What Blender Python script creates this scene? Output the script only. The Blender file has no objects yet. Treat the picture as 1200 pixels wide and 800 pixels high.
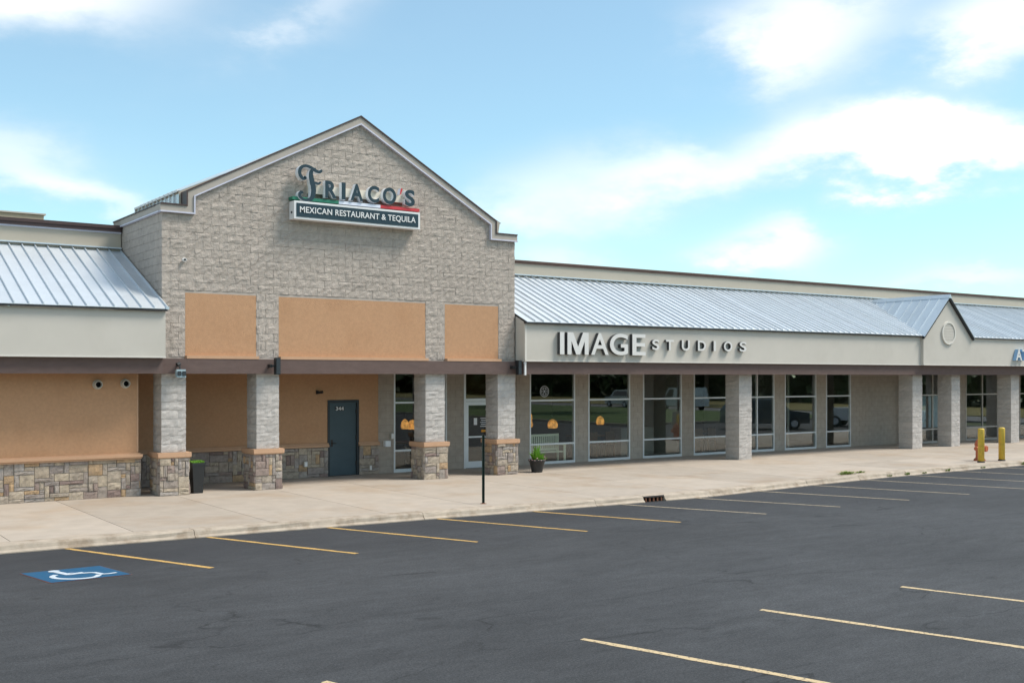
import bpy, math, random
from mathutils import Vector, noise
R = random.Random(7)
S = bpy.context.scene
COL = S.collection
rad = math.radians

# ------------------------------------------------------------ camera
cam = bpy.data.cameras.new('camera')
camo = bpy.data.objects.new('camera', cam)
COL.objects.link(camo)
S.camera = camo
camo.location = (0, 0, 3.02)
camo.rotation_euler = (rad(90), 0, rad(-35.04))
cam.sensor_width = 36
cam.lens = 38.5
cam.shift_y = 0.0342
cam.clip_end = 3000

# ------------------------------------------------------------ sky and sun
SUN_EL, SUN_AZ = 54.0, 124.0        # azimuth clockwise from +Y
W = bpy.data.worlds.new('World')
S.world = W
W.use_nodes = True
nt = W.node_tree
for n in list(nt.nodes): nt.nodes.remove(n)
def N(t, **kw):
    n = nt.nodes.new(t)
    for k, v in kw.items(): setattr(n, k, v)
    return n
def L(a, b): nt.links.new(a, b)
def M(op, a, b=None, c=None, clamp=False):
    n = N('ShaderNodeMath', operation=op, use_clamp=clamp)
    for i, v in enumerate((a, b, c)):
        if v is None: continue
        if isinstance(v, (int, float)): n.inputs[i].default_value = v
        else: L(v, n.inputs[i])
    return n.outputs[0]
sky = N('ShaderNodeTexSky', sky_type='NISHITA')
sky.sun_disc = False
sky.sun_elevation = rad(SUN_EL)
sky.sun_rotation = rad(SUN_AZ)
sky.air_density = 1.0; sky.dust_density = 0.3; sky.ozone_density = 1.5
tc = N('ShaderNodeTexCoord')
vec = tc.outputs['Generated']
nz1 = N('ShaderNodeTexNoise'); nz1.inputs['Scale'].default_value = 5.0; nz1.inputs['Detail'].default_value = 7; nz1.inputs['Roughness'].default_value = 0.58
mp = N('ShaderNodeMapping'); mp.inputs['Scale'].default_value = (1, 1, 2.2); L(vec, mp.inputs[0]); L(mp.outputs[0], nz1.inputs['Vector'])
nz2 = N('ShaderNodeTexNoise'); nz2.inputs['Scale'].default_value = 2.1; nz2.inputs['Detail'].default_value = 5
L(mp.outputs[0], nz2.inputs['Vector'])
sp = N('ShaderNodeSeparateXYZ'); L(vec, sp.inputs[0])
az = M('ARCTAN2', sp.outputs[0], sp.outputs[1])
el = M('ARCSINE', sp.outputs[2])
wob = M('MULTIPLY', M('SUBTRACT', nz1.outputs['Fac'], 0.5), 0.24)
wob2 = M('MULTIPLY', M('SUBTRACT', nz2.outputs['Fac'], 0.5), 0.13)
azw = M('ADD', az, M('ADD', wob, wob2)); elw = M('ADD', el, M('MULTIPLY', M('ADD', wob, wob2), 0.55))
# clouds in view; last row unseen, added to whiten the ambient light: azimuth, elevation, half width, half height (degrees), thickness
CLOUDS = [(9.0, 19.0, 10.0, 2.7, 1.2), (5, 16.2, 5, 1.0, .45), (10, 10.4, 6.0, 1.9, .66), (14, 8.4, 6, 1.2, .6), (24.8, 18.6, 2.6, 1.8, .5),
          (48.6, 16.6, 5.2, 2.4, .95), (53.8, 11.5, 5.8, 2.0, 1.5), (57.0, 9.8, 4.5, 1.1, .9), (58.8, 16.2, 4.2, 2.0, .95), (44.5, 10.6, 4, 1.2, .6),
          (38, 9.6, 6.0, 2.0, .66), (48.6, 6.6, 3.2, 1.3, .85), (38, 6.3, 4.5, 1.2, .55), (61, 10.6, 2.4, .6, .8), (58, 4.9, 4, .7, .6),
          (-32, 15, 14, 5, 1.0), (95, 14, 18, 6, 1.0), (140, 24, 24, 10, 1.1), (200, 18, 28, 9, 1.1), (-90, 20, 26, 9, 1.1), (60, 42, 24, 10, 1.0), (-20, 48, 28, 11, 1.0), (120, 52, 34, 11, 1.1), (-150, 45, 40, 12, 1.1), (170, 70, 90, 12, 1.0)]
tot = None
for a, e, w, h, t in CLOUDS:
    da = M('SUBTRACT', azw, rad(a if a < 180 else a - 360))
    da = M('DIVIDE', da, rad(w)); de = M('DIVIDE', M('SUBTRACT', elw, rad(e)), rad(h))
    r2 = M('ADD', M('MULTIPLY', da, da), M('MULTIPLY', de, de))
    g = M('MULTIPLY', M('EXPONENT', M('MULTIPLY', M('POWER', r2, 1.25), -1.0)), t)
    tot = g if tot is None else M('ADD', tot, g)
tot = M('ADD', tot, M('MULTIPLY', M('SUBTRACT', nz1.outputs['Fac'], 0.5), 0.75))
mr = N('ShaderNodeMapRange', interpolation_type='SMOOTHSTEP')
L(tot, mr.inputs['Value']); mr.inputs['From Min'].default_value = -0.02; mr.inputs['From Max'].default_value = 1.38
veil = M('ADD', M('MULTIPLY', mr.outputs[0], 0.80), 0.165, clamp=True)
hs = N('ShaderNodeMix', data_type='RGBA', blend_type='MULTIPLY'); hs.inputs[0].default_value = 1
L(sky.outputs[0], hs.inputs[6]); hs.inputs[7].default_value = (0.82, 1.13, 1.06, 1)
mx = N('ShaderNodeMix', data_type='RGBA')
cl = N('ShaderNodeMix', data_type='RGBA')
shade = N('ShaderNodeMapRange'); L(M('ADD', tot, M('MULTIPLY', nz2.outputs['Fac'], 0.5)), shade.inputs['Value']); shade.inputs['From Min'].default_value = 0.55; shade.inputs['From Max'].default_value = 1.35
L(shade.outputs[0], cl.inputs[0]); cl.inputs[6].default_value = (5.7, 5.95, 6.2, 1); cl.inputs[7].default_value = (8.4, 8.2, 7.9, 1)
L(veil, mx.inputs[0]); L(hs.outputs[2], mx.inputs[6]); L(cl.outputs[2], mx.inputs[7])
bg = N('ShaderNodeBackground'); bg.inputs['Strength'].default_value = 0.10
out = N('ShaderNodeOutputWorld')
L(mx.outputs[2], bg.inputs[0]); L(bg.outputs[0], out.inputs[0])

sun = bpy.data.lights.new('sun', 'SUN'); sun.energy = 2.4; sun.angle = rad(20); sun.color = (1.0, .925, .82)
suno = bpy.data.objects.new('sun', sun); COL.objects.link(suno)
sd = Vector((math.sin(rad(SUN_AZ)) * math.cos(rad(SUN_EL)), math.cos(rad(SUN_AZ)) * math.cos(rad(SUN_EL)), math.sin(rad(SUN_EL))))
suno.rotation_euler = sd.to_track_quat('Z', 'Y').to_euler()
S.view_settings.view_transform = 'Standard'; S.view_settings.look = 'None'
S.view_settings.exposure = 0.80; S.view_settings.gamma = 1.0

# ------------------------------------------------------------ materials
def mat(name, col, rough=.8, metal=0.0, var=.12, scale=6.0, bump=0.0, bscale=60.0, rnd=0.0, col2=None, c2scale=1.2, c2amt=.0,
        c2lo=.5, c2hi=.7, ramp=None, stretch=(1, 1, 1), emit=None, spec=.5, coat=0.0):
    m = bpy.data.materials.new(name); m.use_nodes = True
    t = m.node_tree; nd = t.nodes; lk = t.links
    b = nd['Principled BSDF']
    b.inputs['Roughness'].default_value = rough; b.inputs['Metallic'].default_value = metal
    b.inputs['Specular IOR Level'].default_value = spec
    if coat: b.inputs['Coat Weight'].default_value = coat
    if emit:
        b.inputs['Emission Strength'].default_value = emit
    tco = nd.new('ShaderNodeTexCoord'); geo = nd.new('ShaderNodeNewGeometry')
    mp_ = nd.new('ShaderNodeMapping'); mp_.inputs['Scale'].default_value = stretch
    lk.new(geo.outputs['Position'], mp_.inputs[0])
    P = mp_.outputs[0]
    oi = nd.new('ShaderNodeObjectInfo')
    if ramp:
        cr = nd.new('ShaderNodeValToRGB'); cr.color_ramp.interpolation = 'CONSTANT'
        els = cr.color_ramp.elements
        while len(els) > 1: els.remove(els[-1])
        els[0].position = 0; els[0].color = (*ramp[0], 1)
        for i, c in enumerate(ramp[1:]):
            e = els.new((i + 1) / len(ramp)); e.color = (*c, 1)
        lk.new(oi.outputs['Random'], cr.inputs[0]); base = cr.outputs[0]
    else:
        rgb = nd.new('ShaderNodeRGB'); rgb.outputs[0].default_value = (*col, 1); base = rgb.outputs[0]
    def noi(sc, det=5, ro=.6):
        n = nd.new('ShaderNodeTexNoise'); n.inputs['Scale'].default_value = sc; n.inputs['Detail'].default_value = det
        n.inputs['Roughness'].default_value = ro; lk.new(P, n.inputs['Vector']); return n.outputs['Fac']
    def mrange(v, a, b_, c, d):
        n = nd.new('ShaderNodeMapRange'); lk.new(v, n.inputs[0])
        for i, x in enumerate((a, b_, c, d)): n.inputs[i + 1].default_value = x
        return n.outputs[0]
    if col2:
        mm = nd.new('ShaderNodeMix'); mm.data_type = 'RGBA'
        lk.new(mrange(noi(c2scale, 6), c2lo, c2hi, 0, c2amt), mm.inputs[0]); lk.new(base, mm.inputs[6]); mm.inputs[7].default_value = (*col2, 1)
        base = mm.outputs[2]
    if var or rnd:
        hv = nd.new('ShaderNodeHueSaturation'); lk.new(base, hv.inputs['Color'])
        v = mrange(noi(scale), .25, .75, 1 - var, 1 + var)
        if rnd:
            mu = nd.new('ShaderNodeMath'); mu.operation = 'MULTIPLY'; lk.new(v, mu.inputs[0])
            lk.new(mrange(oi.outputs['Random'], 0, 1, 1 - rnd, 1 + rnd), mu.inputs[1]); v = mu.outputs[0]
        lk.new(v, hv.inputs['Value']); base = hv.outputs[0]
    lk.new(base, b.inputs['Base Color'])
    if emit: lk.new(base, b.inputs['Emission Color'])
    if bump:
        bn = nd.new('ShaderNodeBump'); bn.inputs['Strength'].default_value = bump; bn.inputs['Distance'].default_value = .02
        lk.new(noi(bscale, 4, .65), bn.inputs['Height']); lk.new(bn.outputs[0], b.inputs['Normal'])
    return m

def mat_asphalt():
    m = mat('asphalt', (.060, .063, .068), rough=.82, var=0, spec=.35)
    t = m.node_tree; nd = t.nodes; lk = t.links; b = nd['Principled BSDF']
    geo = nd.new('ShaderNodeNewGeometry')
    def nz(sc, det, st, rot=0, dist=0):
        mp_ = nd.new('ShaderNodeMapping'); mp_.inputs['Scale'].default_value = st; mp_.inputs['Rotation'].default_value = (0, 0, rad(rot))
        lk.new(geo.outputs['Position'], mp_.inputs[0])
        n = nd.new('ShaderNodeTexNoise'); n.inputs['Scale'].default_value = sc; n.inputs['Detail'].default_value = det; n.inputs['Roughness'].default_value = .62
        n.inputs['Distortion'].default_value = dist
        lk.new(mp_.outputs[0], n.inputs['Vector']); return n.outputs['Fac']
    def mrg(v, a, b_, c, d):
        n = nd.new('ShaderNodeMapRange'); lk.new(v, n.inputs[0])
        for i, x in enumerate((a, b_, c, d)): n.inputs[i + 1].default_value = x
        return n.outputs[0]
    def mul(a, b_):
        n = nd.new('ShaderNodeMath'); n.operation = 'MULTIPLY'; lk.new(a, n.inputs[0]); lk.new(b_, n.inputs[1]); return n.outputs[0]
    f = mrg(nz(.16, 4, (1, 1, 1)), .3, .7, .80, 1.24)
    f = mul(f, mrg(nz(.8, 7, (.5, 1.25, 1), 8, 1.6), .3, .7, .90, 1.10))
    f = mul(f, mrg(nz(2.2, 8, (.6, 1.3, 1), -24, 2.2), .34, .70, .91, 1.10))
    f = mul(f, mrg(nz(3.0, 8, (.5, 1.4, 1), 14, 2.5), .58, .72, 1.0, .76))
    f = mul(f, mrg(nz(38, 4, (1, 1, 1)), .3, .72, .52, 1.52))
    f = mul(f, mrg(nz(95, 3, (1, 1, 1)), .3, .72, .50, 1.56))
    f = mul(f, mrg(nz(6.5, 6, (.7, 1.25, 1), -10, 1.0), .32, .70, .91, 1.09))
    f = mul(f, mrg(nz(22, 4, (1, 1, 1)), .3, .72, .86, 1.16))
    rgb = nd.new('ShaderNodeRGB'); rgb.outputs[0].default_value = (.050, .0525, .0562, 1)
    hv = nd.new('ShaderNodeHueSaturation'); lk.new(rgb.outputs[0], hv.inputs['Color']); lk.new(f, hv.inputs['Value'])
    # hairline cracks, drips and pale scuffs
    def crack(sc, wd, st, rot):
        mp_ = nd.new('ShaderNodeMapping'); mp_.inputs['Scale'].default_value = st; mp_.inputs['Rotation'].default_value = (0, 0, rad(rot)); lk.new(geo.outputs['Position'], mp_.inputs[0])
        dn = nd.new('ShaderNodeTexNoise'); dn.inputs['Scale'].default_value = 1.6; dn.inputs['Detail'].default_value = 5; lk.new(mp_.outputs[0], dn.inputs['Vector'])
        mxv = nd.new('ShaderNodeMix'); mxv.data_type = 'RGBA'; mxv.inputs[0].default_value = .45; lk.new(mp_.outputs[0], mxv.inputs[6]); lk.new(dn.outputs['Color'], mxv.inputs[7])
        vo = nd.new('ShaderNodeTexVoronoi'); vo.feature = 'DISTANCE_TO_EDGE'; vo.inputs['Scale'].default_value = sc; lk.new(mxv.outputs[2], vo.inputs['Vector'])
        return mrg(vo.outputs['Distance'], wd * .4, wd, 1, 0)
    ck = mul(crack(.7, .007, (.4, 1, 1), 20), mrg(nz(.5, 3, (1, 1, 1), 40), .47, .58, 0, .5))
    inv = nd.new('ShaderNodeMath'); inv.operation = 'SUBTRACT'; inv.inputs[0].default_value = 1; lk.new(ck, inv.inputs[1]); f = mul(f, inv.outputs[0])
    f = mul(f, mrg(nz(1.7, 3, (1, 1, 1), 63), .66, .74, 1.0, .70))
    f = mul(f, mrg(nz(.55, 6, (.35, 1.5, 1), 12, .8), .60, .78, 1.0, 1.28))
    f = mul(f, mrg(nz(.9, 8, (.38, 1.7, 1), 6, 1.4), .34, .68, .88, 1.13))
    f = mul(f, mrg(nz(2.6, 7, (.45, 1.6, 1), -12, 2.6), .57, .70, 1.0, .74))
    lk.new(f, hv.inputs['Value'])
    # fresh sealer, brushed on darker along the kerb and down the left of the lot
    sx = nd.new('ShaderNodeSeparateXYZ'); lk.new(geo.outputs['Position'], sx.inputs[0])
    wv = mrg(nz(.5, 5, (1, 1, 1)), .3, .7, -1.4, 1.4)
    ad = nd.new('ShaderNodeMath'); ad.operation = 'ADD'; lk.new(sx.outputs[1], ad.inputs[0]); lk.new(wv, ad.inputs[1])
    k = mrg(ad.outputs[0], 15.5, 20.0, 0, .75)
    mx_ = nd.new('ShaderNodeMix'); mx_.data_type = 'RGBA'; lk.new(k, mx_.inputs[0]); lk.new(hv.outputs[0], mx_.inputs[6]); mx_.inputs[7].default_value = (.029, .031, .036, 1)
    lk.new(mx_.outputs[2], b.inputs['Base Color'])
    bn = nd.new('ShaderNodeBump'); bn.inputs['Strength'].default_value = .55; bn.inputs['Distance'].default_value = .012
    lk.new(nz(120, 4, (1, 1, 1)), bn.inputs['Height']); lk.new(bn.outputs[0], b.inputs['Normal'])
    return m

def mat_paint(name, col, wear):
    m = mat(name, col, rough=.75, var=.1, scale=9, col2=(.07, .068, .068), c2scale=24.0, c2amt=.9, c2lo=wear, c2hi=wear + .12)
    return m

def mat_glass():
    m = bpy.data.materials.new('window_glass'); m.use_nodes = True
    t = m.node_tree; nd = t.nodes; lk = t.links
    nd.remove(nd['Principled BSDF'])
    tr = nd.new('ShaderNodeBsdfTransparent'); tr.inputs[0].default_value = (.90, .93, .91, 1)
    gl = nd.new('ShaderNodeBsdfGlossy'); gl.inputs['Roughness'].default_value = .012; gl.inputs[0].default_value = (.95, .98, 1, 1)
    lw = nd.new('ShaderNodeLayerWeight'); lw.inputs[0].default_value = .5
    mr_ = nd.new('ShaderNodeMapRange'); lk.new(lw.outputs['Facing'], mr_.inputs[0])
    for i, x in enumerate((0, 1, .02, .28)): mr_.inputs[i + 1].default_value = x
    mxs = nd.new('ShaderNodeMixShader'); lk.new(mr_.outputs[0], mxs.inputs[0]); lk.new(tr.outputs[0], mxs.inputs[1]); lk.new(gl.outputs[0], mxs.inputs[2])
    lk.new(mxs.outputs[0], nd['Material Output'].inputs[0])
    return m

MT = {}
MT['asphalt'] = mat_asphalt()
MT['earth'] = mat('earth', (.09, .11, .045), rough=.95, var=.25, scale=.4, col2=(.16, .14, .07), c2scale=.15, c2amt=.6)
MT['lawn'] = mat('lawn', (.075, .125, .03), rough=.95, var=.3, scale=1.5, bump=.6, bscale=30)
MT['dry_grass'] = mat('dry_grass', (.20, .17, .05), rough=.95, var=.3, scale=1.5)
MT['road'] = mat('road_surface', (.16, .16, .165), rough=.85, var=.12, scale=1.0)
MT['walk'] = mat('walk_concrete', (.415, .358, .298), rough=.85, var=.10, scale=2.2, bump=.18, bscale=90, rnd=.085, col2=(.35, .255, .17), c2scale=.5, c2amt=.62, c2lo=.50, c2hi=.72)
MT['joint'] = mat('joint_filler', (.12, .11, .10), rough=.95, var=.2)
MT['kerb'] = mat('kerb_concrete', (.42, .355, .285), rough=.9, var=.16, scale=5, bump=.3, bscale=70, rnd=.05, col2=(.24, .18, .125), c2scale=2.6, c2amt=.75, c2lo=.5, c2hi=.68)
MT['block'] = mat('split_face_block', (.435, .378, .332), rough=.95, var=.17, scale=7, bump=.9, bscale=26, rnd=.045, col2=(.37, .32, .28), c2scale=.8, c2amt=.4)
MT['column_block'] = mat('column_split_block', (.475, .445, .42), rough=.95, var=.12, scale=11, bump=.6, bscale=42, rnd=.07)
MT['mortar'] = mat('block_mortar', (.435, .378, .332), rough=.95, var=.08)
MT['cmu'] = mat('smooth_block', (.385, .335, .285), rough=.93, var=.12, scale=5, bump=.3, bscale=70)
MT['cmu_joint'] = mat('smooth_block_mortar', (.29, .255, .225), rough=.95, var=.08)
STONES = [(0.385, 0.325, 0.265), (0.325, 0.275, 0.24), (0.45, 0.375, 0.285), (0.345, 0.3, 0.27), (0.455, 0.38, 0.295), (0.25, 0.185, 0.165), (0.405, 0.34, 0.27), (0.45, 0.31, 0.185), (0.31, 0.265, 0.24), (0.37, 0.33, 0.3), (0.42, 0.345, 0.265), (0.31, 0.24, 0.21), (0.355, 0.31, 0.275), (0.39, 0.33, 0.27)]
MT['stone'] = mat('ledge_stone', (.3, .26, .2), rough=.95, var=.24, scale=13, bump=.7, bscale=45, ramp=STONES, col2=(.16, .13, .115), c2scale=7, c2amt=.55, c2lo=.5, c2hi=.72)
MT['stone_joint'] = mat('stone_mortar', (.27, .24, .21), rough=.95, var=.15)
MT['stucco'] = mat('tan_stucco', (.49, .283, .160), rough=.95, var=.09, scale=14, bump=.5, bscale=70, col2=(.44, .242, .130), c2scale=1.1, c2amt=.55)
MT['stucco_trim'] = mat('tan_trim', (.52, .32, .20), rough=.9, var=.06, bump=.2, bscale=90)
MT['fascia'] = mat('pale_fascia', (.535, .505, .455), rough=.9, var=.04, scale=1.2, bump=.15, bscale=130, col2=(.48, .45, .40), c2scale=.7, c2amt=.6)
MT['fascia_lip'] = mat('fascia_lip', (.64, .615, .565), rough=.85, var=.04)
MT['parapet'] = mat('parapet_panel', (.44, .395, .325), rough=.9, var=.05, scale=.8, bump=.1)
MT['beam'] = mat('brown_beam', (.122, .083, .074), rough=.85, var=.13, scale=7, bump=.3, bscale=60, stretch=(.5, 1, 1.5))
MT['brown_metal'] = mat('dark_brown_metal', (.060, .034, .032), rough=.5, var=.1)
MT['brown_cap'] = mat('brown_cap', (.115, .065, .05), rough=.6, var=.15)
MT['lamp_grey'] = mat('blue_grey_metal', (.30, .40, .44), rough=.5, var=.06)
MT['black_edge'] = mat('black_drip_edge', (.02, .02, .022), rough=.6, var=.1)
MT['lavender'] = mat('pale_flashing', (.58, .57, .66), rough=.45, metal=.2, var=.05)
MT['trim_tan'] = mat('tan_coping', (.40, .36, .315), rough=.85, var=.06)
MT['roof'] = mat('galvanised_roof', (.66, .70, .735), rough=.40, metal=.42, var=.05, scale=2.5, rnd=.06, bump=.05, bscale=6)
MT['roof_side'] = mat('galvanised_gable_roof', (.56, .63, .68), rough=.42, metal=.4, var=.05, scale=2.5, rnd=.05)
MT['frame'] = mat('aluminium_frame', (.70, .71, .72), rough=.42, metal=.25, var=.04)
MT['frame_dark'] = mat('dull_frame', (.47, .44, .40), rough=.5, metal=.3, var=.04)
MT['glass'] = mat_glass()
MT['door'] = mat('slate_blue_door', (.045, .075, .092), rough=.5, var=.12, scale=3)
MT['door_frame'] = mat('dark_door_frame', (.022, .030, .036), rough=.5, var=.1)
MT['white'] = mat('white_paint', (.76, .76, .76), rough=.5, var=.03)
MT['offwhite'] = mat('offwhite_plastic', (.50, .47, .41), rough=.6, var=.05)
MT['black'] = mat('black_plastic', (.018, .02, .022), rough=.45, var=.1)
MT['void'] = mat('dark_cavity', (.006, .006, .006), rough=1, var=0)
MT['teal'] = mat('dark_teal_face', (.024, .052, .070), rough=.6, spec=.25, var=.06)
MT['silver'] = mat('silver_return', (.80, .83, .87), rough=.5, metal=.0, var=.04)
MT['sign_white'] = mat('white_letter_face', (.66, .65, .635), rough=.5, var=.03)
MT['sign_black'] = mat('black_letter_return', (.055, .055, .058), rough=.5, var=.05)
MT['race'] = mat('cream_raceway', (.66, .61, .52), rough=.7, var=.06)
MT['green'] = mat('flag_green', (.015, .17, .105), rough=.5, var=.04)
MT['red'] = mat('flag_red', (.52, .035, .045), rough=.5, var=.04)
MT['bluewhite'] = mat('flag_white', (.66, .70, .80), rough=.5, var=.04)
MT['lightblue'] = mat('pale_blue_return', (.26, .45, .68), rough=.4, var=.05)
MT['ada_blue'] = mat('blue_marking', (.004, .080, .175), rough=.7, var=.12, scale=12, col2=(.05, .11, .20), c2scale=9, c2amt=.6, c2lo=.58, c2hi=.72)
MT['ada_red'] = mat('faded_red_edge', (.20, .075, .05), rough=.8, var=.15)
MT['ada_white'] = mat_paint('white_marking', (.50, .56, .62), .64)
MT['yellow_line'] = mat_paint('yellow_line_paint', (.54, .335, .10), .55)
MT['pale_line'] = mat_paint('pale_line_paint', (.56, .43, .25), .53)
MT['dull_line'] = mat_paint('dull_line_paint', (.40, .33, .225), .50)
MT['bollard'] = mat('bollard_yellow', (.68, .46, .055), rough=.5, var=.10, scale=14, col2=(.45, .30, .06), c2scale=9, c2amt=.5)
MT['hydrant'] = mat('hydrant_orange', (.50, .135, .06), rough=.6, var=.15, scale=14)
MT['rust'] = mat('rusty_iron', (.16, .065, .035), rough=.85, var=.25, scale=20)
MT['iron'] = mat('dark_iron', (.05, .042, .04), rough=.75, var=.2, scale=20)
MT['post_green'] = mat('green_post', (.014, .030, .022), rough=.55, var=.15)
MT['leaf'] = mat('leaf_green', (.10, .22, .03), rough=.7, var=.3, scale=20)
MT['leaf_bright'] = mat('bright_leaf', (.16, .36, .03), rough=.7, var=.3, scale=20)
MT['weed'] = mat('weed_green', (.17, .24, .04), rough=.8, var=.3, scale=15)
MT['flower'] = mat('pale_flower', (.70, .45, .45), rough=.7, var=.1)
MT['tree_leaf'] = mat('tree_leaf', (.055, .088, .025), rough=.8, var=.3, scale=2)
MT['bark'] = mat('bark', (.10, .075, .055), rough=.95, var=.25, scale=8)
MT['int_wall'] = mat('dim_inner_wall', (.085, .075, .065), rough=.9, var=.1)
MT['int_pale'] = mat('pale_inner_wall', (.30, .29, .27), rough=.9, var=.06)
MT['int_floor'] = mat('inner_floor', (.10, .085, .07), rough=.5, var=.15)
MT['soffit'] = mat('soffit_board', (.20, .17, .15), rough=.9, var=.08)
MT['wood'] = mat('brown_wood', (.14, .075, .035), rough=.6, var=.2, scale=10, stretch=(1, 1, 6))
MT['bench'] = mat('pale_bench_paint', (.84, .84, .68), rough=.6, var=.06)
MT['amber'] = mat('amber_lamp', (.75, .33, .07), rough=.6, var=.95, scale=11, emit=.38)
MT['lit'] = mat('lit_ceiling_lamp', (1.0, .70, .20), rough=.6, var=0, emit=1.6)
MT['curtain'] = mat('pale_blue_curtain', (.42, .55, .66), rough=.9, var=.08)
MT['car_white'] = mat('white_car_paint', (.72, .73, .74), rough=.3, var=.02, coat=.5)
MT['car_dark'] = mat('dark_car_paint', (.05, .075, .09), rough=.3, var=.02, coat=.5)
MT['tyre'] = mat('tyre_rubber', (.02, .02, .02), rough=.9, var=.1)
MT['car_glass'] = mat('car_glass', (.02, .03, .035), rough=.1, var=0)
MT['lens'] = mat('headlight_lens', (.75, .78, .75), rough=.15, var=0)
MT['tan_roof'] = mat('tan_roof_curb', (.46, .39, .28), rough=.9, var=.1)
MT['sticker'] = mat('sticker_orange', (.80, .33, .02), rough=.6, var=.03)

# ------------------------------------------------------------ helpers
WL = {}
def link(o, parent=None, loc=(0, 0, 0)):
    COL.objects.link(o)
    WL[o.name] = Vector(loc)
    if parent is not None:
        o.parent = parent
        o.location = Vector(loc) - WL[parent.name]
    else:
        o.location = loc
    return o
def tag(o, label=None, cat=None, group=None, kind=None):
    if label: o['label'] = label
    if cat: o['category'] = cat
    if group: o['group'] = group
    if kind: o['kind'] = kind
    return o
def thing(name, label, cat, loc, group=None):
    o = bpy.data.objects.new(name, None); o.empty_display_size = .3
    link(o, None, loc); return tag(o, label, cat, group)

class MB:
    def __init__(s): s.v = []; s.f = []; s.mi = []
    def add(s, vs, fs, mi=0):
        n = len(s.v); s.v += [tuple(v) for v in vs]
        for f in fs: s.f.append([i + n for i in f]); s.mi.append(mi)
        return s
    def box(s, x0, x1, y0, y1, z0, z1, mi=0):
        return s.add([(x0, y0, z0), (x1, y0, z0), (x1, y1, z0), (x0, y1, z0), (x0, y0, z1), (x1, y0, z1), (x1, y1, z1), (x0, y1, z1)],
                     [(0, 3, 2, 1), (4, 5, 6, 7), (0, 1, 5, 4), (1, 2, 6, 5), (2, 3, 7, 6), (3, 0, 4, 7)], mi)
    def prism_y(s, poly, y0, y1, mi=0):      # poly in (x,z), counter-clockwise seen from -Y
        n = len(poly)
        vs = [(x, y0, z) for x, z in poly] + [(x, y1, z) for x, z in poly]
        fs = [list(range(n)), list(range(2 * n - 1, n - 1, -1))] + [(i, i + n, (i + 1) % n + n, (i + 1) % n) for i in range(n)]
        return s.add(vs, fs, mi)
    def prism_z(s, poly, z0, z1, mi=0):      # poly in (x,y) counter-clockwise seen from above
        n = len(poly)
        vs = [(x, y, z0) for x, y in poly] + [(x, y, z1) for x, y in poly]
        fs = [list(range(n - 1, -1, -1)), list(range(n, 2 * n))] + [(i, (i + 1) % n, (i + 1) % n + n, i + n) for i in range(n)]
        return s.add(vs, fs, mi)
    def prism_x(s, poly, x0, x1, mi=0):      # poly in (y,z)
        n = len(poly)
        vs = [(x0, y, z) for y, z in poly] + [(x1, y, z) for y, z in poly]
        fs = [list(range(n)), list(range(2 * n - 1, n - 1, -1))] + [(i, i + n, (i + 1) % n + n, (i + 1) % n) for i in range(n)]
        return s.add(vs, fs, mi)
    def tube(s, pts, r, n=10, mi=0, cap=True):
        pts = [Vector(p) for p in pts]; rs = r if isinstance(r, (list, tuple)) else [r] * len(pts)
        vs = []; fs = []
        for i, p in enumerate(pts):
            d = (pts[min(i + 1, len(pts) - 1)] - pts[max(i - 1, 0)]).normalized()
            a = Vector((0, 0, 1)) if abs(d.z) < .9 else Vector((1, 0, 0))
            u = d.cross(a).normalized(); w = d.cross(u)
            for k in range(n):
                t = 2 * math.pi * k / n; vs.append(p + (u * math.cos(t) + w * math.sin(t)) * rs[i])
        for i in range(len(pts) - 1):
            for k in range(n):
                a, b = i * n + k, i * n + (k + 1) % n
                fs.append((a, b, b + n, a + n))
        if cap:
            fs.append(list(range(n - 1, -1, -1))); m = (len(pts) - 1) * n; fs.append(list(range(m, m + n)))
        return s.add(vs, fs, mi)
    def lathe(s, cx, cy, prof, n=20, mi=0):  # prof list of (r,z)
        vs = []; fs = []
        for r, z in prof:
            for k in range(n):
                t = 2 * math.pi * k / n; vs.append((cx + r * math.cos(t), cy + r * math.sin(t), z))
        for i in range(len(prof) - 1):
            for k in range(n):
                a, b = i * n + k, i * n + (k + 1) % n; fs.append((a, b, b + n, a + n))
        fs.append(list(range(n - 1, -1, -1))); m = (len(prof) - 1) * n; fs.append(list(range(m, m + n)))
        return s.add(vs, fs, mi)
    def mesh(s, name, mats, loc=(0, 0, 0), smooth=False):
        me = bpy.data.meshes.new(name)
        l = Vector(loc)
        me.from_pydata([tuple(Vector(v) - l) for v in s.v], [], s.f)
        for m in (mats if isinstance(mats, (list, tuple)) else [mats]): me.materials.append(MT[m])
        me.polygons.foreach_set('material_index', s.mi)
        if smooth: me.polygons.foreach_set('use_smooth', [True] * len(me.polygons))
        me.update(); return me
    def build(s, name, mats, parent=None, loc=None, smooth=False, **kw):
        if loc is None:
            n = len(s.v); loc = (sum(v[0] for v in s.v) / n, sum(v[1] for v in s.v) / n, min(v[2] for v in s.v))
        o = bpy.data.objects.new(name, s.mesh(name, mats, loc, smooth))
        link(o, parent, loc); return tag(o, **kw)
def inst(name, me, parent, loc, rz=0):
    o = bpy.data.objects.new(name, me); link(o, parent, loc)
    if rz: o.rotation_euler = (0, 0, rz)
    return o
def bx(name, m, parent, *b, **kw): return MB().box(*b).build(name, m, parent, **kw)
def strip2d(pts, ws, close=False):
    """polyline with widths -> list of (left, right) pairs"""
    out = []
    n = len(pts)
    for i in range(n):
        a = Vector(pts[max(i - 1, 0)]); b = Vector(pts[min(i + 1, n - 1)])
        d = (b - a).normalized(); nr = Vector((-d.y, d.x))
        w = ws[i] if isinstance(ws, (list, tuple)) else ws
        p = Vector(pts[i]); out.append((p + nr * w / 2, p - nr * w / 2))
    return out
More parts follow.
